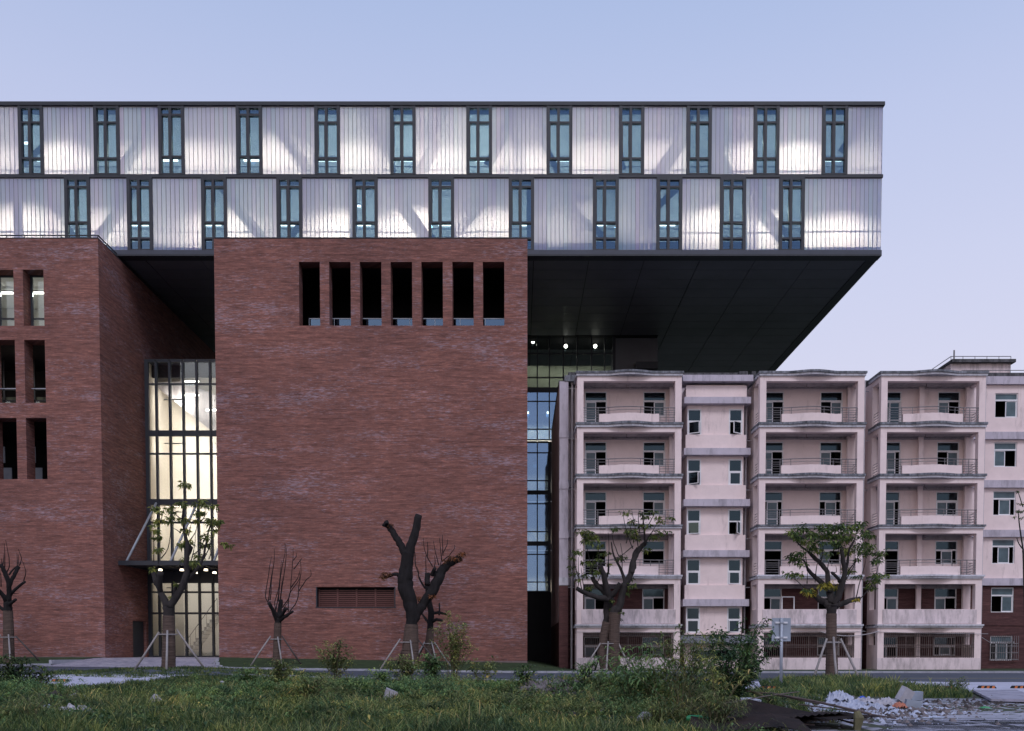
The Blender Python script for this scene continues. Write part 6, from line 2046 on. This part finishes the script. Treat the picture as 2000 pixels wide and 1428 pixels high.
# ------------------------------------------------------------ single weeds and shrubs
def weed(px, py, h, spread, nst, label, mat='weed', llen=.22, lw=.012, name='tall_weed', cat='weed', per=16, droop=.9, stemr=.007, D=None, cupz=1.0, top=.25):
    p = ground_hit(px, py) if D is None else Vector((WX(px, py, D), D, G(WX(px, py, D), D)))
    t = thing(name, tuple(p), label, cat, None)
    st, lf = MB(), MB()
    nst, per = (int(nst * 1.5), int(per * 1.3)) if name == 'tall_weed' else (nst, int(per * .8))
    for s_ in range(nst):
        a = rq(0, 6.28)
        sp_ = spread * rq(.15, 1.0)
        hh = h * 1.15 * rq(.55, 1.05) * (1 - .25 * (sp_ / max(spread, .01)) ** 2)
        p0 = p + Vector((math.cos(a) * sp_ * .2, math.sin(a) * sp_ * .2, -.03))
        p3 = p + Vector((math.cos(a) * sp_, math.sin(a) * sp_ * .7, hh * cupz))
        p1 = p0.lerp(p3, .4) + Vector((-math.cos(a) * sp_ * .12, 0, hh * .12))
        p2 = p0.lerp(p3, .75) + Vector((-math.cos(a) * sp_ * .06, 0, hh * .08))
        P, R = resample([p0, p1, p2, p3], [stemr, stemr * .8, stemr * .5, stemr * .25], 3, .3)
        st.tube(P, R, 4)
        for q in range(per):
            u = top + (1 - top) * (q + rq(0, 1)) / per
            i = min(len(P) - 2, int(u * (len(P) - 1)))
            b_ = P[i].lerp(P[i + 1], rq(0, 1))
            an = rq(0, 6.28)
            o = Vector((math.cos(an), math.sin(an) * .8, rq(.1, .8))).normalized()
            L = llen * 1.15 * rq(.55, 1.15)
            sd = o.cross(Vector((0, 0, 1))).normalized() * (lw * 1.7 * (p.y / 20.0) * rq(.7, 1.3))
            m1 = b_ + o * L * .45
            m2 = b_ + o * L * .8 - Vector((0, 0, L * .18 * droop))
            e_ = b_ + o * L - Vector((0, 0, L * .5 * droop))
            k = len(lf.v)
            lf.v += [tuple(b_), tuple(m1 - sd), tuple(m1 + sd), tuple(m2 - sd * .8), tuple(m2 + sd * .8), tuple(e_)]
            lf.f += [(k, k+1, k+2), (k+1, k+3, k+4, k+2), (k+3, k+5, k+4)]
    st.build('stems', MT['stem'], t)
    lf.build('foliage', MT[mat], t)
    return t
weed(655, 1338, 1.35, .85, 20, 'feathery pale weed rising left of the wall louvre tree', 'weed', .2, .009, per=26)
weed(885, 1338, 2.2, .95, 24, 'tallest feathery yellow-green weed right of the lopped tree', 'weed', .2, .009, per=30)
weed(940, 1345, 1.0, .7, 9, 'short leaning reed right of the tallest feathery weed', 'weed', .24, .011)
weed(845, 1348, 1.0, .7, 14, 'bushy weed at the foot of the thin bare tree', 'reed', .26, .010, per=22)
weed(790, 1342, .9, .8, 18, 'bushy weed at the foot of the lopped tree', 'weed', .2, .009, per=24)
weed(745, 1345, .6, .5, 10, 'low weed clump left of the lopped tree foot', 'reed', .2, .009, per=20)
weed(545, 1352, .75, .9, 20, 'broad weed clump below the bare tree with long shoots', 'weed', .2, .009, per=22)
weed(485, 1350, .55, .6, 12, 'low weed clump left of the bare tree with long shoots', 'reed', .2, .009, per=20)
weed(600, 1372, .5, .8, 16, 'spreading weeds in the grass under the wall louvre', 'weed', .2, .009, per=18)
weed(1026, 1338, .45, .35, 8, 'small leafy weed beside the dark gap', 'shrub', .14, .014, per=18)
weed(1145, 1350, .7, .45, 9, 'weed with bent stem before the twin trunk tree', 'reed', .26, .011, per=16)
weed(1180, 1360, .6, .5, 10, 'pale weed among the rubble below the twin trunk tree', 'weed', .2, .01, per=16)
weed(25, 1350, .75, .7, 16, 'dark weed clump at the left edge', 'grass', .26, .011, per=20)
weed(78, 1350, .5, .5, 9, 'arching weed over the manhole cover', 'grass', .3, .010, per=14)
weed(60, 1428, .3, .6, 14, 'low weeds at the lower left corner', 'weed', .16, .007, per=12)
weed(1465, 1352, .75, .3, 4, 'thin sprig with nodding leaves beside the sign post', 'shrub', .16, .016, per=10)
weed(1240, 1385, 1.1, .8, 18, 'spreading reed clump left of the big weed mass', 'reed', .30, .013, 'reed_clump', 'reeds', 30)
weed(1290, 1392, 1.15, .9, 20, 'dense dark reed clump under the metal awning', 'reed', .30, .013, 'reed_clump', 'reeds', 32)
weed(1345, 1395, 1.45, .75, 24, 'pale feathery reeds in the middle of the weed mass', 'weed', .26, .010, 'reed_clump', 'reeds', 34)
weed(1330, 1412, .9, .8, 16, 'low reeds at the front of the weed mass', 'grass', .24, .010, 'reed_clump', 'reeds', 22)
weed(1400, 1405, 1.0, .7, 16, 'yellowish reeds at the foot of the broadleaf shrub', 'weed', .24, .010, 'reed_clump', 'reeds', 24)
weed(1215, 1362, .8, .7, 14, 'soft green reeds beside the twin trunk tree', 'reed', .26, .012, 'reed_clump', 'reeds', 24)
weed(1290, 1425, .4, .5, 14, 'short tuft at the bottom edge left of the bottle', 'weed', .2, .008, per=16)
weed(1395, 1425, .45, .5, 14, 'short tuft at the bottom edge right of the bottle', 'weed', .2, .008, per=16)
weed(1510, 1400, .35, .5, 10, 'grass tuft between the rusty sheets and the sign', 'grass', .16, .009, per=12)
weed(1628, 1412, .25, .35, 10, 'small tuft by the foot of the rubbish heap', 'grass', .14, .007, per=10)
weed(1870, 1350, .35, .4, 8, 'reedy tuft in front of the wheel stop at the right', 'weed', .18, .008, per=12)

# broadleaf shrub with pointed branches
p = ground_hit(1425, 1386)
sh = thing('broadleaf_shrub', tuple(p), 'dark green broadleaf shrub with pointed branches reaching toward the sign', 'shrub')
st, lf = MB(), MB()
Dk = p.y
def shoot(a, b_, sz=.085, n=34, w=.10, dy=0):
    A = Vector((p.x, Dk, p.z)) if a is None else V3(a[0], a[1], Dk + dy)
    B = V3(b_[0], b_[1], Dk + dy + rq(-.4, .4))
    mid = A.lerp(B, .5) + Vector((rq(-.08, .08), rq(-.2, .2), .06))
    P, R = resample([A, mid, B], [.018, .012, .004], 5, .2)
    st.tube(P, R, 5)
    for q in range(n):
        u = .12 + .88 * q / n
        i = min(len(P) - 2, int(u * (len(P) - 1)))
        c = P[i].lerp(P[i + 1], rq(0, 1))
        leaves_mb(3, c, w * (1.15 - .75 * u), sz, .9, .4, lf)
for b_ in ((1398, 1233), (1410, 1230), (1450, 1205), (1462, 1260), (1485, 1215), (1498, 1204), (1512, 1228), (1522, 1247), (1480, 1260), (1440, 1240), (1425, 1250), (1385, 1262), (1372, 1280), (1400, 1270), (1475, 1290), (1490, 1275), (1455, 1300), (1415, 1300), (1390, 1310), (1370, 1330), (1350, 1300), (1440, 1320), (1485, 1310), (1405, 1330)):
    shoot(None, b_, .085, 40, .17, rq(-.5, .5))
for q in range(26):
    c = V3(rq(1368, 1478), rq(1262, 1352), Dk + rq(-.6, .6))
    leaves_mb(60, c, .26, .085, .9, .4, lf)
for q in range(14):
    c = V3(rq(1385, 1408) if q % 2 else rq(1440, 1475), rq(1238, 1275), Dk + rq(-.4, .4))
    leaves_mb(34, c, .17, .08, 1.2, .3, lf)
st.build('branches', MT['bark'], sh)
lf.build('foliage', MT['shrub'], sh)
